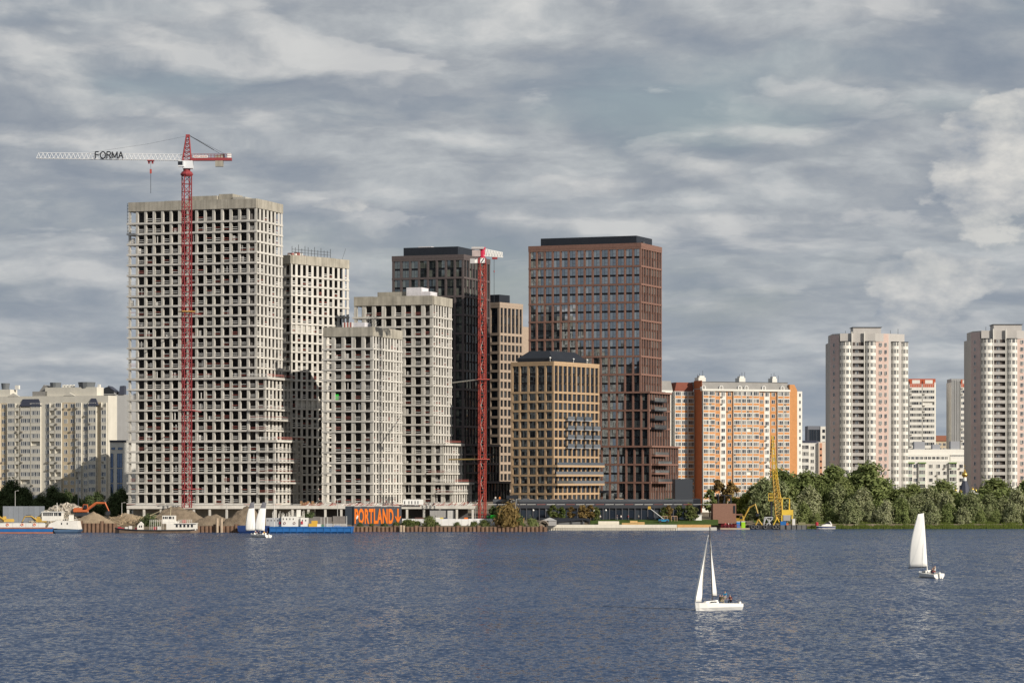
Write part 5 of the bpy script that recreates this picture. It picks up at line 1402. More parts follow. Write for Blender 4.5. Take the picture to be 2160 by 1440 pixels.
sg = MB().box(WX(409, Dc) - WX(394, Dc), WX(439, Dc) - WX(394, Dc), -1.02, -0.96, zj0 + .72, WZ(328.5, Dc)).build('name_board', white_paint, C1)
put_text('RENTAKRAN', WX(410.5, Dc) - WX(394, Dc), WX(437.5, Dc) - WX(394, Dc), zj0 + .95, WZ(329.4, Dc), -1.05, redl, sg, 0.02, 0.02)
MB().box(xc - 5.0, xc - 2.6, -.8, .8, zj0 - 1.9, zj0 + 1.6).build('counterweight', concP, C1)
MB().box(xc - 3.4, xc - 2.2, -.7, .7, zj0 + .76, zj0 + 1.9).build('winch', steel_dk, C1)
MB().box(xc - 1.4, xc - .2, -.8, .8, zj0 + .76, zj0 + 2.1).build('switch_box', white_paint, C1)
q = MB(); q.bar((.8, 0, za), (xc * .6, 0, za - (za - zj0) * .58), 0.11); q.bar((xc * .6, 0, za - (za - zj0) * .58), (xc * .86, 0, zj0 + 1.0), 0.05); q.bar((.8, 0, za), (xc * .95, 0, zj0 + 1.2), 0.035)
q.bar((-.2, 0, za - .2), (-12, 0, za - 2.6), 0.025); q.bar((-12, 0, za - 2.6), (-30, 0, zj1 + .5), 0.025); q.build('pendant_rope', steel_dk, C1)
xh = WX(318, Dc) - WX(394, Dc)
q = MB(); q.box(xh - 1.0, xh + 1.0, -.9, .9, zj0 - .25, zj0 + .1); q.box(xh - .8, xh - .3, -.3, .3, zj0 - 1.0, zj0 - .2); q.box(xh + .3, xh + .8, -.3, .3, zj0 - 1.0, zj0 - .2); q.build('trolley', redc, C1)
q = MB(); q.bar((xh, -.15, zj0 - .3), (xh, -.05, WZ(358, Dc)), 0.025); q.bar((xh, .15, zj0 - .3), (xh, .05, WZ(358, Dc)), 0.025); q.bar((xh, 0, WZ(366, Dc)), (xh, 0, WZ(408, Dc)), 0.07); q.build('hoist_rope', steel_dk, C1)
MB().box(xh - .28, xh + .28, -.2, .2, WZ(366, Dc), WZ(357, Dc)).build('hook_block', redl, C1)
# slim crane
Dc = 902
C2 = thing('slim_tower_crane', 'slim orange red tower crane before the dark brown tower', 'crane', (WX(1017, Dc), Dc, 0), 0)
zm = WZ(556, Dc)
lattice_mast(0, 0, 1.4, zm, 1.8, 1.8, 0.17, 0.07).build('mast', redl, C2, rz=R(17))
q = MB(); n_ = 26
for i in range(n_):
    za = 3 + (zm - 5) * i / n_; q.bar((-.4 + .9 * (i % 2), .1, za), (.5 - .9 * (i % 2), .1, za + (zm - 5) / n_), 0.08)
q.build('ladder', mat('ladder_grey', (0.55, 0.53, 0.5), 0.5), C2)
for yy in (800, 968):
    MB().box(-1.9, 1.9, -1.6, 1.6, WZ(yy, Dc) - .12, WZ(yy, Dc) + .12).build('mast_collar', redl, C2, rz=R(17))
    q = MB(); z = WZ(yy, Dc)
    for e in (0, .5): q.bar((-1, 0.2 + e, z), (-9.5 if yy == 800 else -10.5, 30 if yy == 800 else 18, z), 0.2)
    q.build('wall_tie', mat('tie_pale', (0.6, 0.55, 0.45), 0.6) if yy == 800 else mat('tie_yellow', (0.62, 0.42, 0.12), 0.6), C2)
MB().box(-1.25, 1.25, -1.25, 1.25, zm, zm + 1.7).build('logo_box', redc, C2)
q = MB(); q.box(-.55, .85, -1.30, -1.255, zm + .1, zm + 1.6, 0); q.prismy([(-.45, zm + .2), (-.1, zm + .2), (.75, zm + 1.5), (.4, zm + 1.5)], -1.34, -1.302, 1); q.prismy([(-.45, zm + 1.1), (-.1, zm + 1.5), (-.45, zm + 1.5)], -1.34, -1.302, 1); q.prismy([(.75, zm + .2), (.75, zm + .6), (.4, zm + .2)], -1.34, -1.302, 1); q.build('logo', [white_paint, steel_dk], C2)
MB().box(-2.2, -1.4, -1.3, -.3, zm + .1, zm + 1.5).build('cab', white_paint, C2)
q = MB(); q.lathe((0, 0, zm + 1.7), [(.9, 0), (.85, 2.6), (1.1, 2.7), (1.0, 3.2)], 10); q.build('slewing_mast', mat('crane_crimson', (0.45, 0.02, 0.06), 0.5), C2)
zj = WZ(540, Dc); zt = WZ(525, Dc); ex, ey = 5.6, 5.0
q = MB(); n_ = 12
for k_ in range(n_):
    f0, f1 = k_ / n_, (k_ + 1) / n_; hA, hB = (zt - zj) * (1 - .35 * f0), (zt - zj) * (1 - .35 * f1)
    for o_ in (-.6, .6):
        q.bar((.6 + ex * f0, ey * f0 + o_, zj), (.6 + ex * f1, ey * f1 + o_, zj), 0.1); q.bar((.6 + ex * f0, ey * f0 + o_, zj), (.6 + ex * (f0 + f1) / 2, ey * (f0 + f1) / 2, zj + hA), 0.1); q.bar((.6 + ex * (f0 + f1) / 2, ey * (f0 + f1) / 2, zj + hA), (.6 + ex * f1, ey * f1 + o_, zj), 0.1)
    q.bar((.6 + ex * f0, ey * f0, zj + hA), (.6 + ex * f1, ey * f1, zj + hB), 0.12)
q.build('jib', mat('crane_cream', (0.72, 0.70, 0.66), 0.5), C2)
q = MB(); q.box(3.0, 4.6, 2.4, 3.6, zj - .75, zj - .15); q.build('trolley', redc, C2)
q = MB(); q.bar((3.6, 3, zj - .7), (3.6, 3, WZ(640, Dc)), 0.06); q.build('hoist_rope', steel_dk, C2)
q = MB(); q.bar((3.6, 3, WZ(573, Dc)), (3.6, 3, WZ(569, Dc)), 0.16, 0, 6); q.build('hook_block', redc, C2)
MB().box(-3.0, -.5, -2.6, -.6, zj - .3, zj + 1.6).build('counterweight', mat('weight_pinkgrey', (0.42, 0.34, 0.32), 0.8, 0.2), C2)
MB().box(-3.2, .6, -1.6, .8, zt - .1, zt + .5).build('counter_jib', mat('weight_grey', (0.45, 0.43, 0.42), 0.7), C2)
MB().box(-3.6, -2.2, -2.8, -1.2, zj - 2.4, zj - 1.0).build('counterweight', mat('weight_grey', (0.45, 0.43, 0.42), 0.7), C2)
# ------------------------------------------------------------------ people
skin_m = mat('skin', (0.45, 0.27, 0.19), 0.6)
hair_m = mat('hair', (0.06, 0.04, 0.03), 0.8)
def body_mesh(pose):
    """one skinned figure; returns mesh with material slots skin, hair, top, trousers"""
    if pose == 'sit':
        J = [((0, 0, .0), .15), ((0, .02, .22), .14), ((0, .03, .42), .17), ((0, .02, .55), .07), ((0, -.01, .66), .095), ((0, -.01, .78), .09)]
        leg = lambda s: [((s * .10, -.02, -.02), .10), ((s * .13, -.44, .02), .075), ((s * .13, -.46, -.36), .055), ((s * .13, -.60, -.40), .04)]
        arm = lambda s: [((s * .20, .02, .46), .065), ((s * .26, -.08, .22), .052), ((s * .17, -.32, .16), .042), ((s * .15, -.40, .15), .04)]
    elif pose == 'lean':
        J = [((0, 0, .0), .15), ((0, -.08, .22), .14), ((0, -.18, .40), .17), ((0, -.23, .52), .07), ((0, -.29, .61), .095), ((0, -.31, .73), .09)]
        leg = lambda s: [((s * .10, -.02, -.02), .10), ((s * .14, -.40, .08), .075), ((s * .14, -.42, -.32), .055), ((s * .14, -.56, -.36), .04)]
        arm = lambda s: [((s * .20, -.18, .43), .065), ((s * .30, -.38, .26), .052), ((s * .22, -.60, .28), .042), ((s * .20, -.68, .28), .04)]
    else:
        J = [((0, 0, .92), .15), ((0, .01, 1.14), .135), ((0, .02, 1.36), .17), ((0, .01, 1.5), .07), ((0, -.02, 1.60), .095), ((0, -.02, 1.72), .09)]
        leg = lambda s: [((s * .10, 0, .86), .10), ((s * .12, -.03 * s, .48), .07), ((s * .12, .04 * s, .08), .05), ((s * .13, -.12, .04), .04)]
        arm = lambda s: [((s * .21, .02, 1.40), .065), ((s * .27, .03, 1.12), .05), ((s * .27, -.06, .88), .042), ((s * .27, -.08, .80), .04)]
    vs = [p for p, r in J]; rs = [r for p, r in J]; es = [(i, i + 1) for i in range(len(J) - 1)]; tagv = ['t', 't', 't', 's', 's', 'h']
    for s in (-1, 1):
        for root, ch, tg in ((0, leg(s), 'pppp'), (2, arm(s), 'ttss')):
            prev = root
            for (p, r_), g in zip(ch, tg): vs.append(p); rs.append(r_); es.append((prev, len(vs) - 1)); tagv.append(g); prev = len(vs) - 1
    tagv[0] = 'p'
    me = bpy.data.meshes.new('body'); me.from_pydata(vs, es, []); o = bpy.data.objects.new('body', me); COL.objects.link(o)
    o.modifiers.new('skin', 'SKIN')
    for i, r_ in enumerate(rs): me.skin_vertices[0].data[i].radius = (r_, r_ * .85)
    me.skin_vertices[0].data[0].use_root = True
    ss = o.modifiers.new('sub', 'SUBSURF'); ss.levels = 1; ss.render_levels = 1
    out = bpy.data.meshes.new_from_object(o.evaluated_get(bpy.context.evaluated_depsgraph_get())); bpy.data.objects.remove(o)
    for _ in range(4): out.materials.append(skin_m)
    order = {'s': 0, 'h': 1, 't': 2, 'p': 3}; vv = [Vector(v) for v in vs]
    segs = [(vv[a], vv[b], tagv[b] if tagv[b] != 'h' else 's') for a, b in es]
    headc = vv[4]
    for p in out.polygons:
        c = p.center; best = 9; g = 't'
        for a, b2, t_ in segs:
            d = b2 - a; u = max(0, min(1, (c - a).dot(d) / max(1e-9, d.length_squared))); dd = (c - a - d * u).length
            if dd < best: best = dd; g = t_
        if g == 's' and c.z > headc.z + .07: g = 'h'
        if g == 's' and c.z > headc.z - .02 and c.y > headc.y + .03 and abs(c.x) < .12: g = 'h'
        p.material_index = order[g]; p.use_smooth = True
    return out
BODY = {k: body_mesh(k) for k in ('sit', 'lean', 'stand')}
def person(label, pose, loc, rz, top, trousers, hat=None, group=None):
    me = BODY[pose].copy()
    for i, m in enumerate((skin_m, hat or hair_m, top, trousers)): me.materials[i] = m
    o = obj('person', me, None, loc, rz); return tag(o, label, 'person', group)
cl = {n: mat('cloth_' + n, c, 0.85, 0.1, 3.0) for n, c in dict(blue=(0.03, 0.22, 0.42), navy=(0.02, 0.025, 0.05), olive=(0.09, 0.08, 0.05), red=(0.40, 0.03, 0.05), black=(0.015, 0.015, 0.02), white=(0.65, 0.63, 0.6), khaki=(0.3, 0.25, 0.17), maroon=(0.13, 0.02, 0.03), orange=(0.75, 0.2, 0.03), grey=(0.2, 0.2, 0.21)).items()}

# ------------------------------------------------------------------ sailboats
hull_m = mat('hull_white', (0.80, 0.78, 0.73), 0.35)
sail_m = mat('sailcloth', (0.80, 0.79, 0.76), 0.7, 0.03, 0.5)
sail_g = mat('sailcloth_grey', (0.13, 0.13, 0.15), 0.7)
mast_m = mat('mast_dark', (0.05, 0.045, 0.045), 0.4)
def sailboat(label, px, D, heading, heel=0.0, L=7.0, boom=0.0, mast=9.2, main=True, jib=None, greytop=False, white_mast=False, foot=2.9, head=0.85, group='sailing boats'):
    """bow along local -x; heading rotates it; boom angle from the centreline (to the stern)"""
    T = thing('sailboat', label, 'sailboat', (WX(px, D), D, 0.0), 0, group)
    T.rotation_euler = (heel, 0, heading)
    st = [(-.5, .10, .98), (-.44, .42, .93), (-.3, .78, .88), (-.08, 1.10, .82), (.2, 1.16, .76), (.42, 1.05, .72), (.5, .98, .70)]
    rings = []
    for f, hb, zd in st:
        x = f * L; k = 0.12 if f > -.45 else 0.35
        rings.append([(x, -hb, zd), (x + .02, -hb * .93, .32), (x + k * .4, -hb * .55, -.12), (x + k, 0, -.28), (x + k * .4, hb * .55, -.12), (x + .02, hb * .93, .32), (x, hb, zd), (x, 0, zd + .05)])
    q = MB(); q.loft(rings); q.build('hull', hull_m, T)
    q = MB(); q.loft([[(-.30 * L, -.35, .86), (-.02 * L, -.62, .82), (-.02 * L, .62, .82), (-.30 * L, .35, .86)], [(-.26 * L, -.22, 1.12), (-.03 * L, -.5, 1.22), (-.03 * L, .5, 1.22), (-.26 * L, .22, 1.12)]]); cab_ = q.build('cabin_top', hull_m, T)
    for s in (-1, 1):
        q = MB(); q.prismy([(-.22 * L, .95), (-.06 * L, .93), (-.06 * L, 1.08), (-.2 * L, 1.06)], s * .60 - .01, s * .60 + .01); q.build('cabin_window', black_clad, cab_)
    q = MB(); q.box(.02 * L, .46 * L, -.62, .62, .77, .80); q.build('cockpit_floor', mat('deck_grey', (0.35, 0.34, 0.33), 0.7), T)
    q = MB(); q.box(.5 * L, .5 * L + .35, -.12, .12, .1, .75); q.box(.5 * L + .05, .5 * L + .3, -.1, .1, .75, 1.0); q.build('outboard_motor', hull_m, T)
    q = MB(); q.prismy([(.47 * L, .5), (.53 * L, .5), (.54 * L, -.5), (.49 * L, -.5)], .3, .36); q.build('rudder', hull_m, T)
    xm = -.10 * L; zt = .9 + mast
    q = MB(); q.bar((xm, 0, .8), (xm + .12, 0, zt), 0.075, 0, 8, 0.05); q.build('mast', hull_m if white_mast else mast_m, T)
    bd = Vector((math.cos(boom), math.sin(boom), 0))
    zb = 1.75
    q = MB(); q.bar((xm, 0, zb), tuple(Vector((xm, 0, zb)) + bd * foot), 0.055, 0, 6); q.build('boom', mast_m, T)
    def sailmesh(P0, P1, chord0, chord1, dirv, belly, roach, n=14, m=9):
        side = Vector((-dirv.y, dirv.x, 0)); vs = []; fs = []; mi = []
        for j in range(n + 1):
            t = j / n; base = P0.lerp(P1, t); c = chord0 * (1 - t) + chord1 * t + roach * math.sin(math.pi * t ** .9) * 1.0
            for i in range(m + 1):
                u = i / m; tw = t * .25
                d2 = (dirv * math.cos(tw) + side * math.sin(tw))
                p = base + d2 * (c * u) + side * (belly * c * math.sin(math.pi * u ** .8)) + Vector((0, 0, -.05 * u))
                vs.append(tuple(p))
        for j in range(n):
            for i in range(m): a = j * (m + 1) + i; fs.append((a, a + 1, a + m + 2, a + m + 1)); mi.append(1 if greytop and j >= n * 0.72 else 0)
        q = MB(); q.v = vs; q.f = fs; q.m = mi; return q
    if main:
        sl = sailmesh(Vector((xm + .08, 0, zb + .12)), Vector((xm + .14, 0, zt - .1)), foot - .1, head, bd, 0.09, 0.42)
        so = sl.build('mainsail', [sail_m, sail_g], T, smooth=True)
        md = so.modifiers.new('thick', 'SOLIDIFY'); md.thickness = 0.015
    if jib is not None:
        jd = Vector((math.cos(jib), math.sin(jib), 0))
        sl = sailmesh(Vector((-.48 * L, 0, 1.15)), Vector((xm - .1, 0, zt - 1.0)), 2.2, 0.12, jd, 0.2, 0.5)
        sl.m = [0] * len(sl.f)
        so = sl.build('jib_sail', [sail_m], T, smooth=True)
        md = so.modifiers.new('thick', 'SOLIDIFY'); md.thickness = 0.012
    q = MB(); q.bar((-.5 * L, 0, .98), (xm, 0, zt - .8), 0.014, 0, 3)
    for s in (-1, 1): q.bar((xm + .2, s * 1.05, .8), (xm, 0, zt - 1.2), 0.014, 0, 3); q.bar((.48 * L, s * .8, .75), (xm + .1, 0, zt), 0.012, 0, 3)
    q.build('rigging', mast_m, T)
    q = MB(); 
    for f in (.30, .38, .46):
        for s in (-1, 1): q.bar((f * L, s * 1.0, .72), (f * L, s * 1.0, 1.25), 0.018, 0, 4)
    q.build('stanchion', mast_m, T)
    return T
def on_boat(T, x, y, z):
    m = Matrix.Translation(T.location) @ T.rotation_euler.to_matrix().to_4x4(); p = m @ Vector((x, y, z)); return tuple(p)

# nearest boat: bow to the left, coming slightly towards us, sails nearly edge-on
hd = R(30)
S1 = sailboat('nearest white sailboat with slim sails and crew in its cockpit', 1513, 362, hd, R(-5), 6.4, R(42), 9.3, True, R(38), foot=2.3, head=.35)
person('person in turquoise blue jacket standing up at the stern of the nearest sailboat', 'sit', on_boat(S1, 1.3, .1, 1.55), hd + R(-70), cl['blue'], cl['khaki'])
person('person in olive clothing crouched by the mast side of the nearest sailboat', 'lean', on_boat(S1, .3, -.35, 1.1), hd + R(100), cl['olive'], cl['khaki'])
person('person in black seated mid cockpit of the nearest sailboat', 'sit', on_boat(S1, .8, .5, 1.15), hd + R(60), cl['black'], cl['olive'])
person('person in maroon jacket at the stern rail of the nearest sailboat', 'lean', on_boat(S1, 2.2, .2, 1.1), hd + R(-60), cl['maroon'], cl['black'])
# far boat with broad mainsail out to the left
hd = R(-68)
S2 = sailboat('far right white sailboat with one broad full mainsail', 1961, 480, hd, R(4.5), 6.2, R(-118), 9.6, True, None, white_mast=True, foot=3.05, head=0.95)
person('person in navy jacket on the left gunwale of the far right sailboat', 'lean', on_boat(S2, 1.9, -.75, 1.0), R(60), cl['navy'], cl['navy'])
person('person in white top with red trousers in the far right sailboat', 'sit', on_boat(S2, 2.0, -.1, 1.05), R(-100), cl['white'], cl['red'], cl['white'])
person('person in black at the centre right of the far right sailboat', 'lean', on_boat(S2, 1.0, .55, 1.05), R(-60), cl['black'], cl['black'])
person('person in khaki top on the right gunwale of the far right sailboat', 'sit', on_boat(S2, .3, .9, 1.15), R(-80), cl['khaki'], cl['black'])
# pair near the blue barge
S3 = sailboat('left sailboat of the close pair, grey topped sail', 541, 812, R(-62), R(3), 6.6, R(-112), 8.7, True, None, True, True, 2.7, 1.0)
person('person in maroon on the left sailboat of the pair', 'sit', on_boat(S3, 1.6, -.8, 1.05), R(40), cl['maroon'], cl['navy'])
person('person in navy in the middle of the left sailboat of the pair', 'lean', on_boat(S3, 1.2, .1, 1.05), R(10), cl['navy'], cl['navy'])
person('person in blue at the right of the left sailboat of the pair', 'sit', on_boat(S3, .9, .8, 1.05), R(-30), cl['blue'], cl['navy'])
S4 = sailboat('right sailboat of the close pair, grey topped sail', 558, 806, R(-66), R(-4), 6.4, R(-112), 8.7, True, None, True, True, 2.7, 1.0)
person('person in black crouching on the right sailboat of the pair', 'lean', on_boat(S4, 1.4, .3, 1.05), R(-20), cl['black'], cl['black'])
person('person in yellow brown at the left of the right sailboat of the pair', 'sit', on_boat(S4, 1.5, -.7, 1.0), R(20), mat('cloth_ochre', (0.5, 0.3, 0.06), 0.8), cl['navy'])

# ------------------------------------------------------------------ working vessels
blue_h = mat('hull_blue', (0.02, 0.125, 0.36), 0.5, 0.15, 0.6)
navy_h = mat('hull_navy', (0.015, 0.04, 0.14), 0.5, 0.15, 0.6)
rust_h = mat('hull_rustred', (0.36, 0.15, 0.09), 0.8, 0.2, 0.7)
ship_w = mat('ship_white', (0.74, 0.71, 0.65), 0.6, 0.08, 0.6, streak=0.12)
def ship_hull(name, T, x0, x1, D, beam, zt, m, rake=1.2, zb=-.6):
    q = MB(); q.loft([[(x0 + rake, D + .6, zb), (x1 - rake, D + .6, zb), (x1 - rake, D + beam - .6, zb), (x0 + rake, D + beam - .6, zb)], [(x0 + .2, D, .5), (x1 - .2, D, .5), (x1 - .2, D + beam, .5), (x0 + .2, D + beam, .5)], [(x0, D, zt), (x1, D, zt), (x1, D + beam, zt), (x0, D + beam, zt)]])
    return q.build(name, m, T)
def windows_row(T, xs, y, z, w, h):
    me = MB().box(0, w, -.03, 0, 0, h).mesh('window'); me.materials.append(black_clad)
    for x in xs: obj('window', me, T, (x, y, z))
# tanker barge with white wheelhouse at far left
D = 867
T = thing('tanker_barge', 'blue and orange tanker barge with white wheelhouse at far left', 'barge', (0, 0, 0))
x0, xm_, x1 = WX(-70, D), WX(112, D), WX(166, D)
ship_hull('hull', T, x0, xm_, D, 9, WZ(1112, D), blue_h)
ship_hull('stern_hull', T, xm_ + .02, x1, D + .3, 8.5, WZ(1116, D), mat('hull_steel', (0.07, 0.12, 0.2), 0.5, 0.2))
MB().box(x0, xm_ - .1, D - .08, D - .001, WZ(1114.5, D), WZ(1111.5, D)).build('rubbing_strake', rust_h, T)
MB().box(x0, xm_, D - .09, D - .002, -.3, WZ(1121.5, D)).build('boot_top', rust_h, T)
n_ = 12; w = (WX(95, D) - x0) / n_
for i in range(n_): MB().box(x0 + i * w + .03, x0 + (i + 1) * w - .03, D + .6, D + .75, WZ(1112, D), WZ(1102.5, D)).build('bulwark', ship_w, T)
for px in (15, 46, 72):
    q = MB()
    for k_ in range(10):
        a0, a1 = 2 * math.pi * k_ / 10, 2 * math.pi * (k_ + 1) / 10; q.bar((WX(px, D) + .35 * math.cos(a0), D + .5, WZ(1106, D) + .3 * math.sin(a0)), (WX(px, D) + .35 * math.cos(a1), D + .5, WZ(1106, D) + .3 * math.sin(a1)), .1)
    q.build('life_ring', mat('ring_orange', (0.7, 0.16, 0.05), 0.6), T)
q = MB(); q.prismy([(WX(98, D), WZ(1113, D)), (x1 - .1, WZ(1116, D)), (x1 - .6, WZ(1098.5, D)), (WX(119, D), WZ(1098, D)), (WX(104, D), WZ(1104, D))], D + .7, D + 7.5); q.build('deckhouse', ship_w, T)
MB().box(WX(87, D), WX(128, D), D + 1.2, D + 6, WZ(1098, D), WZ(1080, D)).build('wheelhouse', ship_w, T)
MB().box(WX(86, D), WX(130, D), D + .9, D + 6.3, WZ(1080, D), WZ(1078.5, D)).build('wheelhouse_roof', ship_w, T)
windows_row(T, [WX(90 + 4.3 * i, D) for i in range(5)] + [WX(113, D), WX(117, D), WX(122, D), WX(125, D)], D + 1.19, WZ(1087.5, D), .42, .85)
windows_row(T, [WX(128, D), WX(140, D)], D + .69, WZ(1106, D), .3, .6)
q = MB(); q.bar((WX(117, D), D + 3, WZ(1078, D)), (WX(117, D), D + 3, WZ(1060, D)), .09); q.bar((WX(114, D), D + 3, WZ(1068, D)), (WX(121, D), D + 3, WZ(1068, D)), .06); q.bar((WX(128, D), D + 3, WZ(1078, D)), (WX(128, D), D + 3, WZ(1070, D)), .05); q.build('mast', ship_w, T)
MB().box(WX(143, D), WX(151, D), D + 2, D + 4.5, WZ(1098, D), WZ(1086, D)).build('funnel', ship_w, T)
q = MB()
for i in range(12): q.bar((WX(119 + i * 4, D), D + .75, WZ(1098, D)), (WX(119 + i * 4, D), D + .75, WZ(1094, D)), .04)
q.bar((WX(119, D), D + .75, WZ(1094, D)), (WX(163, D), D + .75, WZ(1094, D)), .04); q.build('handrail', ship_w, T)
# grey tug
D = 870
T = thing('river_tug', 'old tug with rusty dark hull and white deckhouse', 'tugboat', (0, 0, 0))
tug_h = mat('hull_tan_dark', (0.19, 0.135, 0.10), 0.8, 0.4, 0.5, streak=0.3)
q = MB(); xs = [WX(p, D) for p in (240, 250, 290, 340, 400, 415)]; zs = [WZ(y, D) for y in (1113, 1115, 1117.5, 1118, 1117.5, 1116)]; hb = [.3, 1.6, 2.7, 2.9, 2.7, 1.5]
q.loft([[(x, D + 3 - b_, z), (x, D + 3 - b_ * .85, -.6), (x, D + 3 + b_ * .85, -.6), (x, D + 3 + b_, z)] for x, z, b_ in zip(xs, zs, hb)]); q.build('hull', tug_h, T)
q = MB()
for a in range(len(xs) - 1): q.bar((xs[a], D + 3 - hb[a] - .05, zs[a]), (xs[a + 1], D + 3 - hb[a + 1] - .05, zs[a + 1]), .18)
q.build('rubbing_strake', steel_dk, T)
MB().box(WX(350, D), WX(413, D), D + 1, D + 5, WZ(1118, D), WZ(1104, D)).build('deckhouse', ship_w, T)
MB().box(WX(369, D), WX(414, D), D + .6, D + 5.4, WZ(1104, D), WZ(1102.8, D)).build('awning', ship_w, T)
MB().box(WX(341, D), WX(375, D), D + 1.2, D + 4.8, WZ(1104, D), WZ(1099, D)).build('bridge_deck', ship_w, T)
MB().box(WX(341, D), WX(368, D), D + 1.5, D + 4.5, WZ(1099, D), WZ(1087, D)).build('wheelhouse', ship_w, T)
windows_row(T, [WX(342.5, D), WX(346.5, D), WX(350, D), WX(355, D), WX(358, D), WX(363, D)], D + 1.49, WZ(1094, D), .36, .7)
windows_row(T, [WX(370 + i * 8, D) for i in range(5)], D + .99, WZ(1111.5, D), .6, .8)
q = MB(); q.bar((WX(357, D), D + 3, WZ(1087, D)), (WX(358, D), D + 3, WZ(1066, D)), .09); q.bar((WX(341, D), D + 2, WZ(1087, D)), (WX(315, D), D + 2, WZ(1087, D)), .05); q.bar((WX(314, D), D + 2, WZ(1087, D)), (WX(340, D), D + 2, WZ(1076, D)), .08); q.build('mast', mat('mast_tan', (0.5, 0.42, 0.28), 0.7), T)
q = MB()
for i in range(8):
    q.bar((WX(375 + i * 4, D), D + 1, WZ(1102.8, D)), (WX(375 + i * 4, D), D + 1, WZ(1096, D)), .04); q.bar((WX(315 + i * 4, D), D + 1.2, WZ(1117, D)), (WX(315 + i * 4, D), D + 1.2, WZ(1096, D)), .05)
for y in (1096, 1099.5): q.bar((WX(375, D), D + 1, WZ(y, D)), (WX(405, D), D + 1, WZ(y, D)), .04); q.bar((WX(315, D), D + 1.2, WZ(y, D)), (WX(341, D), D + 1.2, WZ(y, D)), .04)
q.build('handrail', ship_w, T)
MB().box(WX(383, D), WX(390, D), D + 2, D + 3.5, WZ(1102.8, D), WZ(1096, D)).build('red_locker', mat('locker_red', (0.35, 0.06, 0.05), 0.6), T)
q = MB(); q.prismy([(WX(288, D), WZ(1117, D)), (WX(300, D), WZ(1117, D)), (WX(300, D), WZ(1105, D)), (WX(295, D), WZ(1100, D)), (WX(288, D), WZ(1108, D))], D + 1.5, D + 4); q.build('fore_cabin', ship_w, T)
windows_row(T, [WX(292, D), WX(296, D)], D + 1.49, WZ(1112, D), .3, .6)
for px, c in ((247, 'red'), (254, 'red'), (262, 'white'), (270, 'white'), (283, 'maroon'), (322, 'red'), (331, 'white')):
    MB().box(WX(px, D), WX(px + 6, D), D + 1.6, D + 3, WZ(1117, D), WZ(1109 + (px % 5), D)).build('deck_gear', cl[c], T)
# blue work barge with white containers
D = 871
T = thing('work_barge', 'bright blue work barge with white and grey deck cabins', 'barge', (0, 0, 0))
x0, x1 = WX(568, D), WX(743, D); zt = WZ(1110.5, D)
ship_hull('hull', T, x0, x1, D, 11, zt, blue_h, .6)
n_ = 12
for i in range(n_ + 1): MB().box(x0 + .1 + (x1 - x0 - .5) * i / n_, x0 + .3 + (x1 - x0 - .5) * i / n_, D - .14, D + .02, -.2, zt - .1).build('hull_rib', blue_h, T)
for z in (zt - .25, .35): MB().box(x0, x1, D - .18, D - .141, z, z + .16).build('rubbing_strake', blue_h, T)
ship_hull('bow_hull', T, WX(500, D), x0 - .05, D + .5, 10, WZ(1108.5, D), navy_h, 1.5)
gshp = mat('ship_grey', (0.42, 0.42, 0.42), 0.7, 0.1, 0.5, streak=0.2)
for (a, c, y0, yt, m, y1) in ((560, 592, 1110, 1092, gshp, 2), (593, 628, 1110, 1089, ship_w, 1.2), (633, 648, 1110, 1092, ship_w, 2), (628, 633, 1110, 1091, gshp, 3)):
    cbn = MB().box(WX(a, D), WX(c, D), D + y1, D + 6, WZ(y0, D), WZ(yt, D)).build('deck_cabin', m, T)
    windows_row(T, [WX(a + 3 + i * 7, D) for i in range(int((c - a) / 7.5))], D + y1 - .001, WZ(yt + 7, D), .25, .5)
MB().box(WX(624, D), WX(632, D), D + 3, D + 5, WZ(1090, D), WZ(1075, D)).build('funnel', ship_w, T)
for px in (599.5, 620): 
    q = MB()
    for k_ in range(10):
        a0, a1 = 2 * math.pi * k_ / 10, 2 * math.pi * (k_ + 1) / 10; q.bar((WX(px, D) + .32 * math.cos(a0), D + 1.1, WZ(1103, D) + .32 * math.sin(a0)), (WX(px, D) + .32 * math.cos(a1), D + 1.1, WZ(1103, D) + .32 * math.sin(a1)), .06)
    q.build('life_ring', cl['maroon'], T)
MB().box(WX(588, D), WX(592, D), D + 1.7, D + 1.99, WZ(1105, D), WZ(1100, D)).build('fire_box', cl['red'], T); MB().box(WX(634, D), WX(638, D), D + 1.7, D + 1.99, WZ(1105, D), WZ(1099, D)).build('fire_box', cl['red'], T)
rr = random.Random(31); q = MB()
for i in range(34):
    px = rr.uniform(572, 640); q.bar((WX(px, D), D + 4, WZ(1092, D)), (WX(px + rr.uniform(-1, 1), D), D + 4, WZ(rr.uniform(1076, 1087), D)), .06)
q.bar((WX(577, D), D + 2, zt), (WX(577, D), D + 2, WZ(1040, D)), .09); q.bar((WX(730, D), D + 3, zt), (WX(730, D), D + 3, WZ(1088, D)), .08)
for px in (676, 683, 690): q.bar((WX(px, D), D + 2, zt), (WX(px, D), D + 2, WZ(1090, D)), .07)
q.build('antenna', ship_w, T, kind='stuff')
q = MB()
for i in range(14): q.bar((WX(703 + i * 2, D), D + .6, zt), (WX(703 + i * 2, D), D + .6, WZ(1104.5, D)), .04)
for y in (1104.5, 1107): q.bar((WX(703, D), D + .6, WZ(y, D)), (WX(732, D), D + .6, WZ(y, D)), .05)
q.build('handrail', ship_w, T)
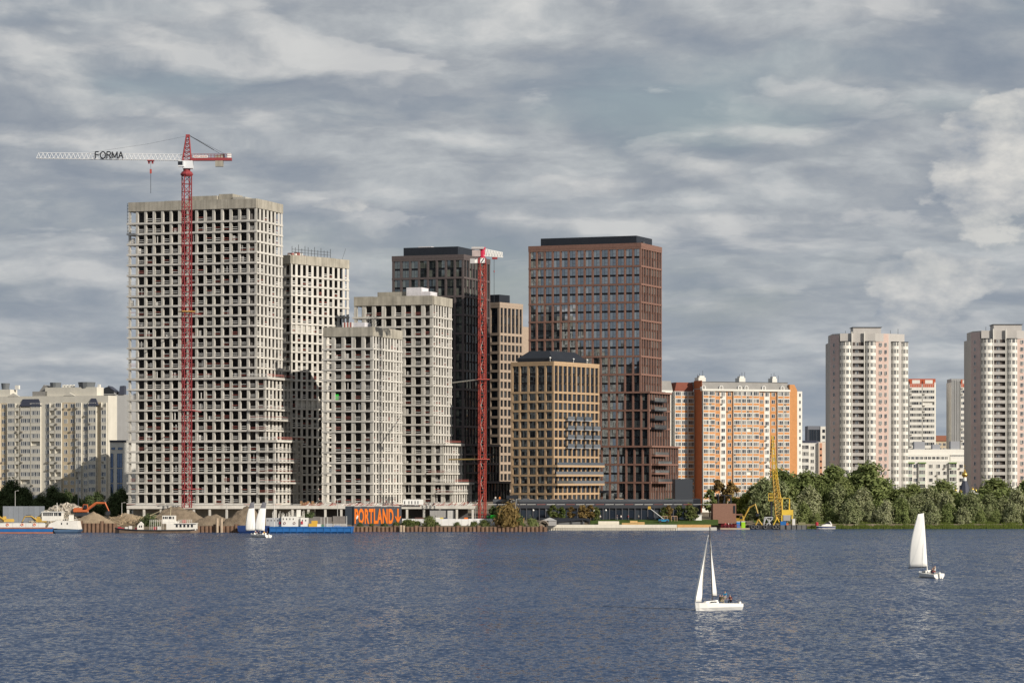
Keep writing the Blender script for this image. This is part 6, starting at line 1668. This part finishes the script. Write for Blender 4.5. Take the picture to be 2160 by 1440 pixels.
for (a, c, y, m) in ((650, 656, 1104, mat('gear_yellow', (0.62, 0.36, 0.05), 0.6)), (656, 668, 1098, mat('gear_yellow', (0.62, 0.36, 0.05), 0.6)), (668, 676, 1105, ship_w), (676, 682, 1106, mat('gear_green', (0.1, 0.2, 0.12), .7)), (686, 700, 1104, gshp), (704, 716, 1107, blue_h)):
    MB().box(WX(a, D), WX(c, D), D + 2, D + 4, zt, WZ(y, D)).build('deck_gear', m, T)
T = thing('stone_hopper', 'grey panel fence and hopper behind the blue work barge', 'fence', (0, 0, 0))
for i, (a, c, y) in enumerate(((640, 660, 1092), (660, 676, 1089), (676, 700, 1090), (702, 716, 1088), (716, 729, 1088))): MB().box(WX(a, 886), WX(c, 886) - .04, 886, 886.3, 1.5, WZ(y, 886)).build('fence_panel', mat('hoarding_brown', (0.19, 0.17, 0.155), 0.8, 0.2), T)

# ------------------------------------------------------------------ excavators
yel = mat('machine_yellow', (0.48, 0.31, 0.06), 0.5, 0.15, 1.0)
org_m = mat('machine_orange', (0.5, 0.13, 0.045), 0.6, 0.12, 1.0)
def excavator(label, px, D, z, rz, m, sc_=1.0, raise_=0.0):
    T = thing('excavator', label, 'excavator', (WX(px, D), D, z), rz); T.scale = (sc_,) * 3
    for s in (-1, 1):
        q = MB(); q.prismy([(-2.0, .3), (-1.7, 0), (1.7, 0), (2.0, .3), (2.0, .6), (1.7, .9), (-1.7, .9), (-2.0, .6)], s * 1.1 - .3, s * 1.1 + .3); q.build('track', steel_dk, T)
    q = MB(); q.prismy([(-2.4, 1.1), (1.2, 1.1), (1.2, 1.7), (.2, 2.2), (-2.2, 2.2), (-2.5, 1.7)], -1.3, 1.3); q.build('house', m, T)
    q = MB(); q.prismy([(-.1, 1.7), (1.4, 1.7), (1.2, 3.1), (.1, 3.1)], -1.3, -.4); c = q.build('cab', m, T)
    q = MB(); q.prismy([(.1, 1.95), (1.22, 1.95), (1.08, 2.95), (.2, 2.95)], -1.33, -1.301); q.build('cab_window', black_clad, c)
    e = raise_
    q = MB(); q.bar((1.0, .3, 1.7), (3.2, .3, 4.0 + e), .34, 0, 4, .32); q.bar((3.2, .3, 4.0 + e), (5.6, .3, 4.3 + e * 1.5), .3, 0, 4, .22); q.build('boom', m, T)
    q = MB(); q.bar((5.5, .3, 4.5 + e * 1.5), (6.6, .3, 1.9 + e), .24, 0, 4, .16); q.build('stick', m, T)
    q = MB(); q.prismy([(6.3, 2.0 + e), (6.9, 1.9 + e), (6.9, 1.0 + e), (6.2, .8 + e), (5.8, 1.3 + e)], -.3, .9); q.build('bucket', steel_dk, T)
    q = MB(); q.bar((1.4, .3, 1.6), (3.0, .3, 3.3 + e), .1, 0, 6); q.bar((3.2, .3, 4.6 + e), (5.2, .3, 4.9 + e * 1.5), .09, 0, 6); q.build('hydraulic_ram', steel_dk, T)
    return T
excavator('orange excavator on the spoil behind the cone of tan gravel', 176, 897, WZ(1088, 897), R(0), org_m, 1.15, -.6)
excavator('yellow excavator behind the white wheelhouse at far left', 84, 893, 2.0, R(180), yel, .8, -.8)
excavator('yellow excavator at the far left edge of the picture', 14, 892, 2.0, R(200), yel, .85, -.6)
excavator('yellow excavator with raised boom left of the floating crane', 1562, 940, 1.6, R(-20), yel, .85, 2.0)

# ------------------------------------------------------------------ floating crane
D = 934
T = thing('floating_crane', 'tall yellow lattice floating crane on a black pontoon', 'crane barge', (0, 0, 0))
ylw = mat('crane_yellow', (0.66, 0.45, 0.06), 0.5, 0.15, 0.8)
ylo = mat('crane_ochre', (0.58, 0.36, 0.09), 0.6, 0.15, 0.8)
MB().box(WX(1580, D), WX(1702, D), D, D + 10, -.5, WZ(1107, D)).build('pontoon', mat('pontoon_black', (0.035, 0.035, 0.04), 0.7, 0.3, 0.8), T)
def tyre(x, y, z):
    q = MB(); n_ = 12
    for k_ in range(n_):
        a0, a1 = 2 * math.pi * k_ / n_, 2 * math.pi * (k_ + 1) / n_; q.bar((x + .48 * math.cos(a0), y, z + .48 * math.sin(a0)), (x + .48 * math.cos(a1), y, z + .48 * math.sin(a1)), .17, 0, 5)
    return q
for px in (1588, 1597, 1614, 1633, 1640): tyre(WX(px, D), D - .2, .75).build('tyre_fender', mat('tyre_grey', (0.11, 0.11, 0.115), 0.9), T)
for px in (1646, 1659, 1670, 1681, 1691): MB().box(WX(px, D), WX(px + 9, D), D - .3, D - .01, 0, 1.35).build('fender_block', mat('fender_grey', (0.13, 0.13, 0.13), 0.9, 0.2), T)
def lat4(A, B, wa, wb, n_, m, name, par):
    q = MB(); A = Vector(A); B = Vector(B)
    def cs(t):
        c = A.lerp(B, t); w = wa * (1 - t) + wb * t; return [c + Vector((sx * w / 2, sy * w / 2, 0)) for sx, sy in ((-1, -1), (1, -1), (1, 1), (-1, 1))]
    for i in range(n_):
        a, b_ = cs(i / n_), cs((i + 1) / n_)
        for k_ in range(4): q.bar(a[k_], b_[k_], .12); q.bar(a[k_], b_[(k_ + 1) % 4], .07); q.bar(a[k_], a[(k_ + 1) % 4], .06)
    return q.build(name, m, par)
lat4((WX(1646, D), D + 3, WZ(1095, D)), (WX(1637, D), D + 3, WZ(1010, D)), 2.3, 1.5, 11, ylo, 'lower_mast', T)
lat4((WX(1637, D), D + 3, WZ(1010, D)), (WX(1631, D), D + 3, WZ(918, D)), 1.5, .45, 12, ylw, 'upper_mast', T)
lat4((WX(1649, D), D + 4, WZ(1060, D)), (WX(1638, D), D + 3.4, WZ(1000, D)), .7, .4, 8, ylw, 'brace_mast', T)
q = MB(); q.bar((WX(1630, D), D + 2.8, WZ(920, D)), (WX(1625, D), D + 2.8, WZ(975, D)), .14); 
for i in range(7): q.box(WX(1628.6 - i * .55, D), WX(1630.0 - i * .55, D), D + 2.5, D + 2.6, WZ(931 + i * 7, D), WZ(926 + i * 7, D), 1)
q.build('cable_strut', [ylw, steel_dk], T)
q = MB()
for px in (1622, 1627, 1631): q.box(WX(px, D), WX(px, D) + .15, D + 2, D + 2.15, WZ(1056, D), WZ(1041, D))
for y in (1056, 1048.5, 1041): q.box(WX(1622, D), WX(1632, D), D + 1.95, D + 2.2, WZ(y, D), WZ(y, D) + .18)
q.build('cab_frame', ylw, T); MB().box(WX(1622.5, D), WX(1631, D), D + 2.3, D + 4, WZ(1055, D), WZ(1042, D)).build('cab', steel_dk, T)
q = MB(); q.bar((WX(1629, D), D + 3, WZ(1107, D)), (WX(1629, D), D + 3, WZ(1057, D)), .35, 0, 8); q.build('cab_column', steel_dk, T)
for px in (1651.5, 1667): 
    q = MB(); q.prismy([(WX(px - 1.5, D), WZ(1078, D)), (WX(px + 1.5, D), WZ(1078, D)), (WX(px + 1.5, D), WZ(1052, D)), (WX(px - .3, D), WZ(1050, D))], D + 3, D + 3.6); q.build('gantry_leg', ylw, T)
MB().box(WX(1640, D), WX(1666, D), D + 3.1, D + 3.4, WZ(1051, D), WZ(1050, D)).build('gantry_beam', ylw, T)
MB().box(WX(1650, D), WX(1674, D), D + 1.5, D + 6, WZ(1086, D), WZ(1075, D)).build('machinery_house', ylw, T)
MB().box(WX(1653, D), WX(1668, D), D + 1.4, D + 5, WZ(1098, D), WZ(1086, D)).build('generator', gr_c, T)
for px in (1649, 1671): MB().box(WX(px, D), WX(px + 2.5, D), D + 1.6, D + 2.1, WZ(1107, D), WZ(1086, D)).build('leg', ylw, T)
for (xa_, xb_) in ((1632, 1641), (1648, 1639)): 
    q = MB(); q.bar((WX(xa_, D), D + 1.5, WZ(1107, D)), (WX(xb_, D), D + 2, WZ(1090, D)), .2); q.build('leg', ylw, T)
MB().box(WX(1647, D), WX(1659, D), D + 1, D + 2, WZ(1107, D), WZ(1099, D)).build('blue_tank', blue_h, T)
for (a, c, y, m) in ((1659, 1664, 1103, org_m), (1672, 1678, 1094, cl['white']), (1685, 1700, 1101, mat('crate_olive', (0.2, 0.19, 0.1), .8))): MB().box(WX(a, D), WX(c, D), D + 1, D + 2.5, WZ(1107, D), WZ(y, D)).build('deck_gear', m, T)
q = MB()
for (a, c, a2, c2) in ((1611, 1617, 1613, 1092), (1617, 1631, 1631, 1092), (1611, 1615, 1616, 1090), (1624, 1631, 1622, 1094)): q.bar((WX(a, D), D + 1, WZ(1107, D)), (WX(a2, D), D + 1, WZ(c2, D)), .2)
q.bar((WX(1613, D), D + 1, WZ(1091, D)), (WX(1631, D), D + 1, WZ(1091, D)), .2); q.bar((WX(1616, D), D + 1, WZ(1091, D)), (WX(1626, D), D + 1, WZ(1106, D)), .16); q.build('anchor_frame', mat('frame_palegrey', (0.42, 0.42, 0.42), .6), T)
q = MB(); q.bar((WX(1594, D), D + 1, WZ(1107, D)), (WX(1600, D), D + 1, WZ(1095, D)), .25); q.bar((WX(1600, D), D + 1, WZ(1095, D)), (WX(1608, D), D + 1, WZ(1107, D)), .25); q.build('grab', yel, T)
# landing stage with barrels and cabins
T = thing('landing_stage', 'low floating landing stage with railings beside the black pontoon', 'jetty', (0, 0, 0))
MB().box(WX(1518, 935), WX(1580, 935), 932, 938, -.4, .45).build('deck', mat('deck_tan', (0.4, 0.33, 0.24), .8, .2), T)
q = MB()
for i in range(14): q.bar((WX(1520 + i * 3, 935), 932.2, .45), (WX(1520 + i * 3, 935), 932.2, 1.5), .05)
q.bar((WX(1520, 935), 932.2, 1.5), (WX(1559, 935), 932.2, 1.5), .05); q.build('handrail', cl['red'], T)
for lab_, a, c, m in (('blue portable cabin on the landing stage', 1553, 1560, mat('plastic_blue', (0.03, 0.2, 0.5), .4)), ('lime green portable cabin on the landing stage', 1563, 1571, mat('plastic_lime', (0.3, 0.55, 0.03), .4))):
    Tc = thing('portable_cabin', lab_, 'cabin', (0, 0, 0)); x0, x1 = WX(a, 935), WX(c, 935)
    MB().box(x0, x1, 933, 934.2, .45, WZ(1100, 935)).build('body', m, Tc); MB().box(x0 - .05, x1 + .05, 932.95, 934.25, WZ(1100, 935), WZ(1099, 935)).build('roof', white_paint, Tc); MB().box(x0 + .2, x1 - .2, 932.97, 932.999, .55, WZ(1101.5, 935)).build('door', m, Tc)
for i, px in enumerate((1530, 1537, 1543)): person('person in %s standing on the landing stage' % ('red', 'white', 'grey')[i], 'stand', (WX(px, 935), 935, .45), i * 1.3, cl[('red', 'white', 'grey')[i]], cl['navy'])
# motor cruiser
D = 938
T = thing('motor_cruiser', 'white motor cruiser with blue stripe moored by the bank', 'motor boat', (WX(1742, D), D, 0))
q = MB(); Lc = 6.0
st = [(-.5, .12, 1.0), (-.4, .7, .98), (-.2, 1.1, .95), (.1, 1.2, .9), (.5, 1.1, .85)]
q.loft([[(f * Lc, -b_, z), (f * Lc * .96, -b_ * .8, .1), (f * Lc * .9, 0, -.35), (f * Lc * .96, b_ * .8, .1), (f * Lc, b_, z), (f * Lc, 0, z + .06)] for f, b_, z in st]); q.build('hull', hull_m, T)
q = MB()
for a in range(len(st) - 1):
    (f0, b0_, z0_), (f1, b1_, z1_) = st[a], st[a + 1]
    q.quad((f0 * Lc, -b0_ * .93 - .05, z0_ * .48), (f1 * Lc, -b1_ * .93 - .05, z1_ * .48), (f1 * Lc, -b1_ - .04, z1_ * .86), (f0 * Lc, -b0_ - .04, z0_ * .86))
q.build('hull_stripe', navy_h, T)
q = MB(); q.prismy([(-1.6, 1.0), (1.8, .95), (2.0, 1.5), (.2, 1.65), (-.9, 1.4)], -.85, .85); q.build('cabin', hull_m, T)
q = MB(); q.prismy([(-.6, 1.5), (1.6, 1.55), (1.2, 2.1), (.2, 2.15)], -.8, .8); q.build('windscreen', black_clad, T)
q = MB(); q.prismy([(1.5, 1.4), (1.9, 1.4), (1.4, 2.4), (.9, 2.45), (.9, 2.3), (1.2, 2.25)], -.9, .9); q.build('radar_arch', hull_m, T)
q = MB(); q.lathe((WX(1723, 941), 941, 1.6), [(.02, -.6), (.5, -.5), (.5, .5), (.02, .6)], 12); o = tag(q.build('mooring_buoy', cl['red']), 'round red marker on the bank left of the motor cruiser', 'buoy')
# cherry picker and street workout frames on the lawn
T = thing('boom_lift', 'blue wheeled boom lift with yellow basket on the lawn', 'lift', (WX(1400, 925), 925, 2.2))
MB().box(-1.6, 1.6, -.9, .9, .4, 1.1).build('chassis', cl['blue'], T)
for x in (-1.1, 1.1): 
    q = MB(); q.bar((x, -1.05, .4), (x, -.75, .4), .42, 0, 12); q.build('wheel', steel_dk, T)
q = MB(); q.bar((0, 0, 1.1), (-4.2, 0, 4.4), .12); q.build('boom', mat('boom_pale', (.5, .5, .5), .5), T)
MB().box(-4.9, -4.0, -.4, .4, 4.2, 5.1).build('basket', yel, T)
T = thing('workout_frame', 'pale orange bar frame on the lawn, left of two', 'frame', (WX(1401, 929), 929, 2.5)); q = MB()
T2_ = thing('workout_frame', 'pale orange bar frame on the lawn, right of two', 'frame', (WX(1422, 929), 929, 2.5))
for k_, Tt in enumerate((T, T2_)):
    q = MB()
    for x in (-.8, .2, .9): q.bar((x, 0, 0), (x, 0, 1.7), .07)
    q.bar((-.8, 0, 1.7), (.9, 0, 1.7), .07); q.build('bar_frame', mat('frame_peach', (.6, .4, .28), .6), Tt)
# walkers on the promenade and roof workers
rr = random.Random(77)
spots = [(1228, 'white', 'left of the lawn'), (1234, 'black', 'near the lawn corner'), (1250, 'white', 'by the sand tower'), (1259, 'grey', 'by the pale trees'), (1266, 'white', 'before the black fins'), (1302, 'navy', 'behind the garden wall'), (1310, 'white', 'right of the garden wall'), (1325, 'red', 'behind the timber'), (1347, 'white', 'near the timber stacks')]
for px, c, t in spots: person('person in %s walking %s' % (c, t), 'stand', (WX(px, 932), 932, 2.85), rr.uniform(0, 6), cl[c], cl[rr.choice(['navy', 'black', 'grey'])], None, 'walkers on the promenade')
person('person in white shirt standing on the podium roof right of the slim crane', 'stand', (WX(1045, 937.5), 937.5, 8.6), 0, cl['white'], cl['navy'])
person('person in orange vest standing on the podium roof right of the slim crane', 'stand', (WX(1054, 937.5), 937.5, 8.6), 0, cl['orange'], cl['orange'])
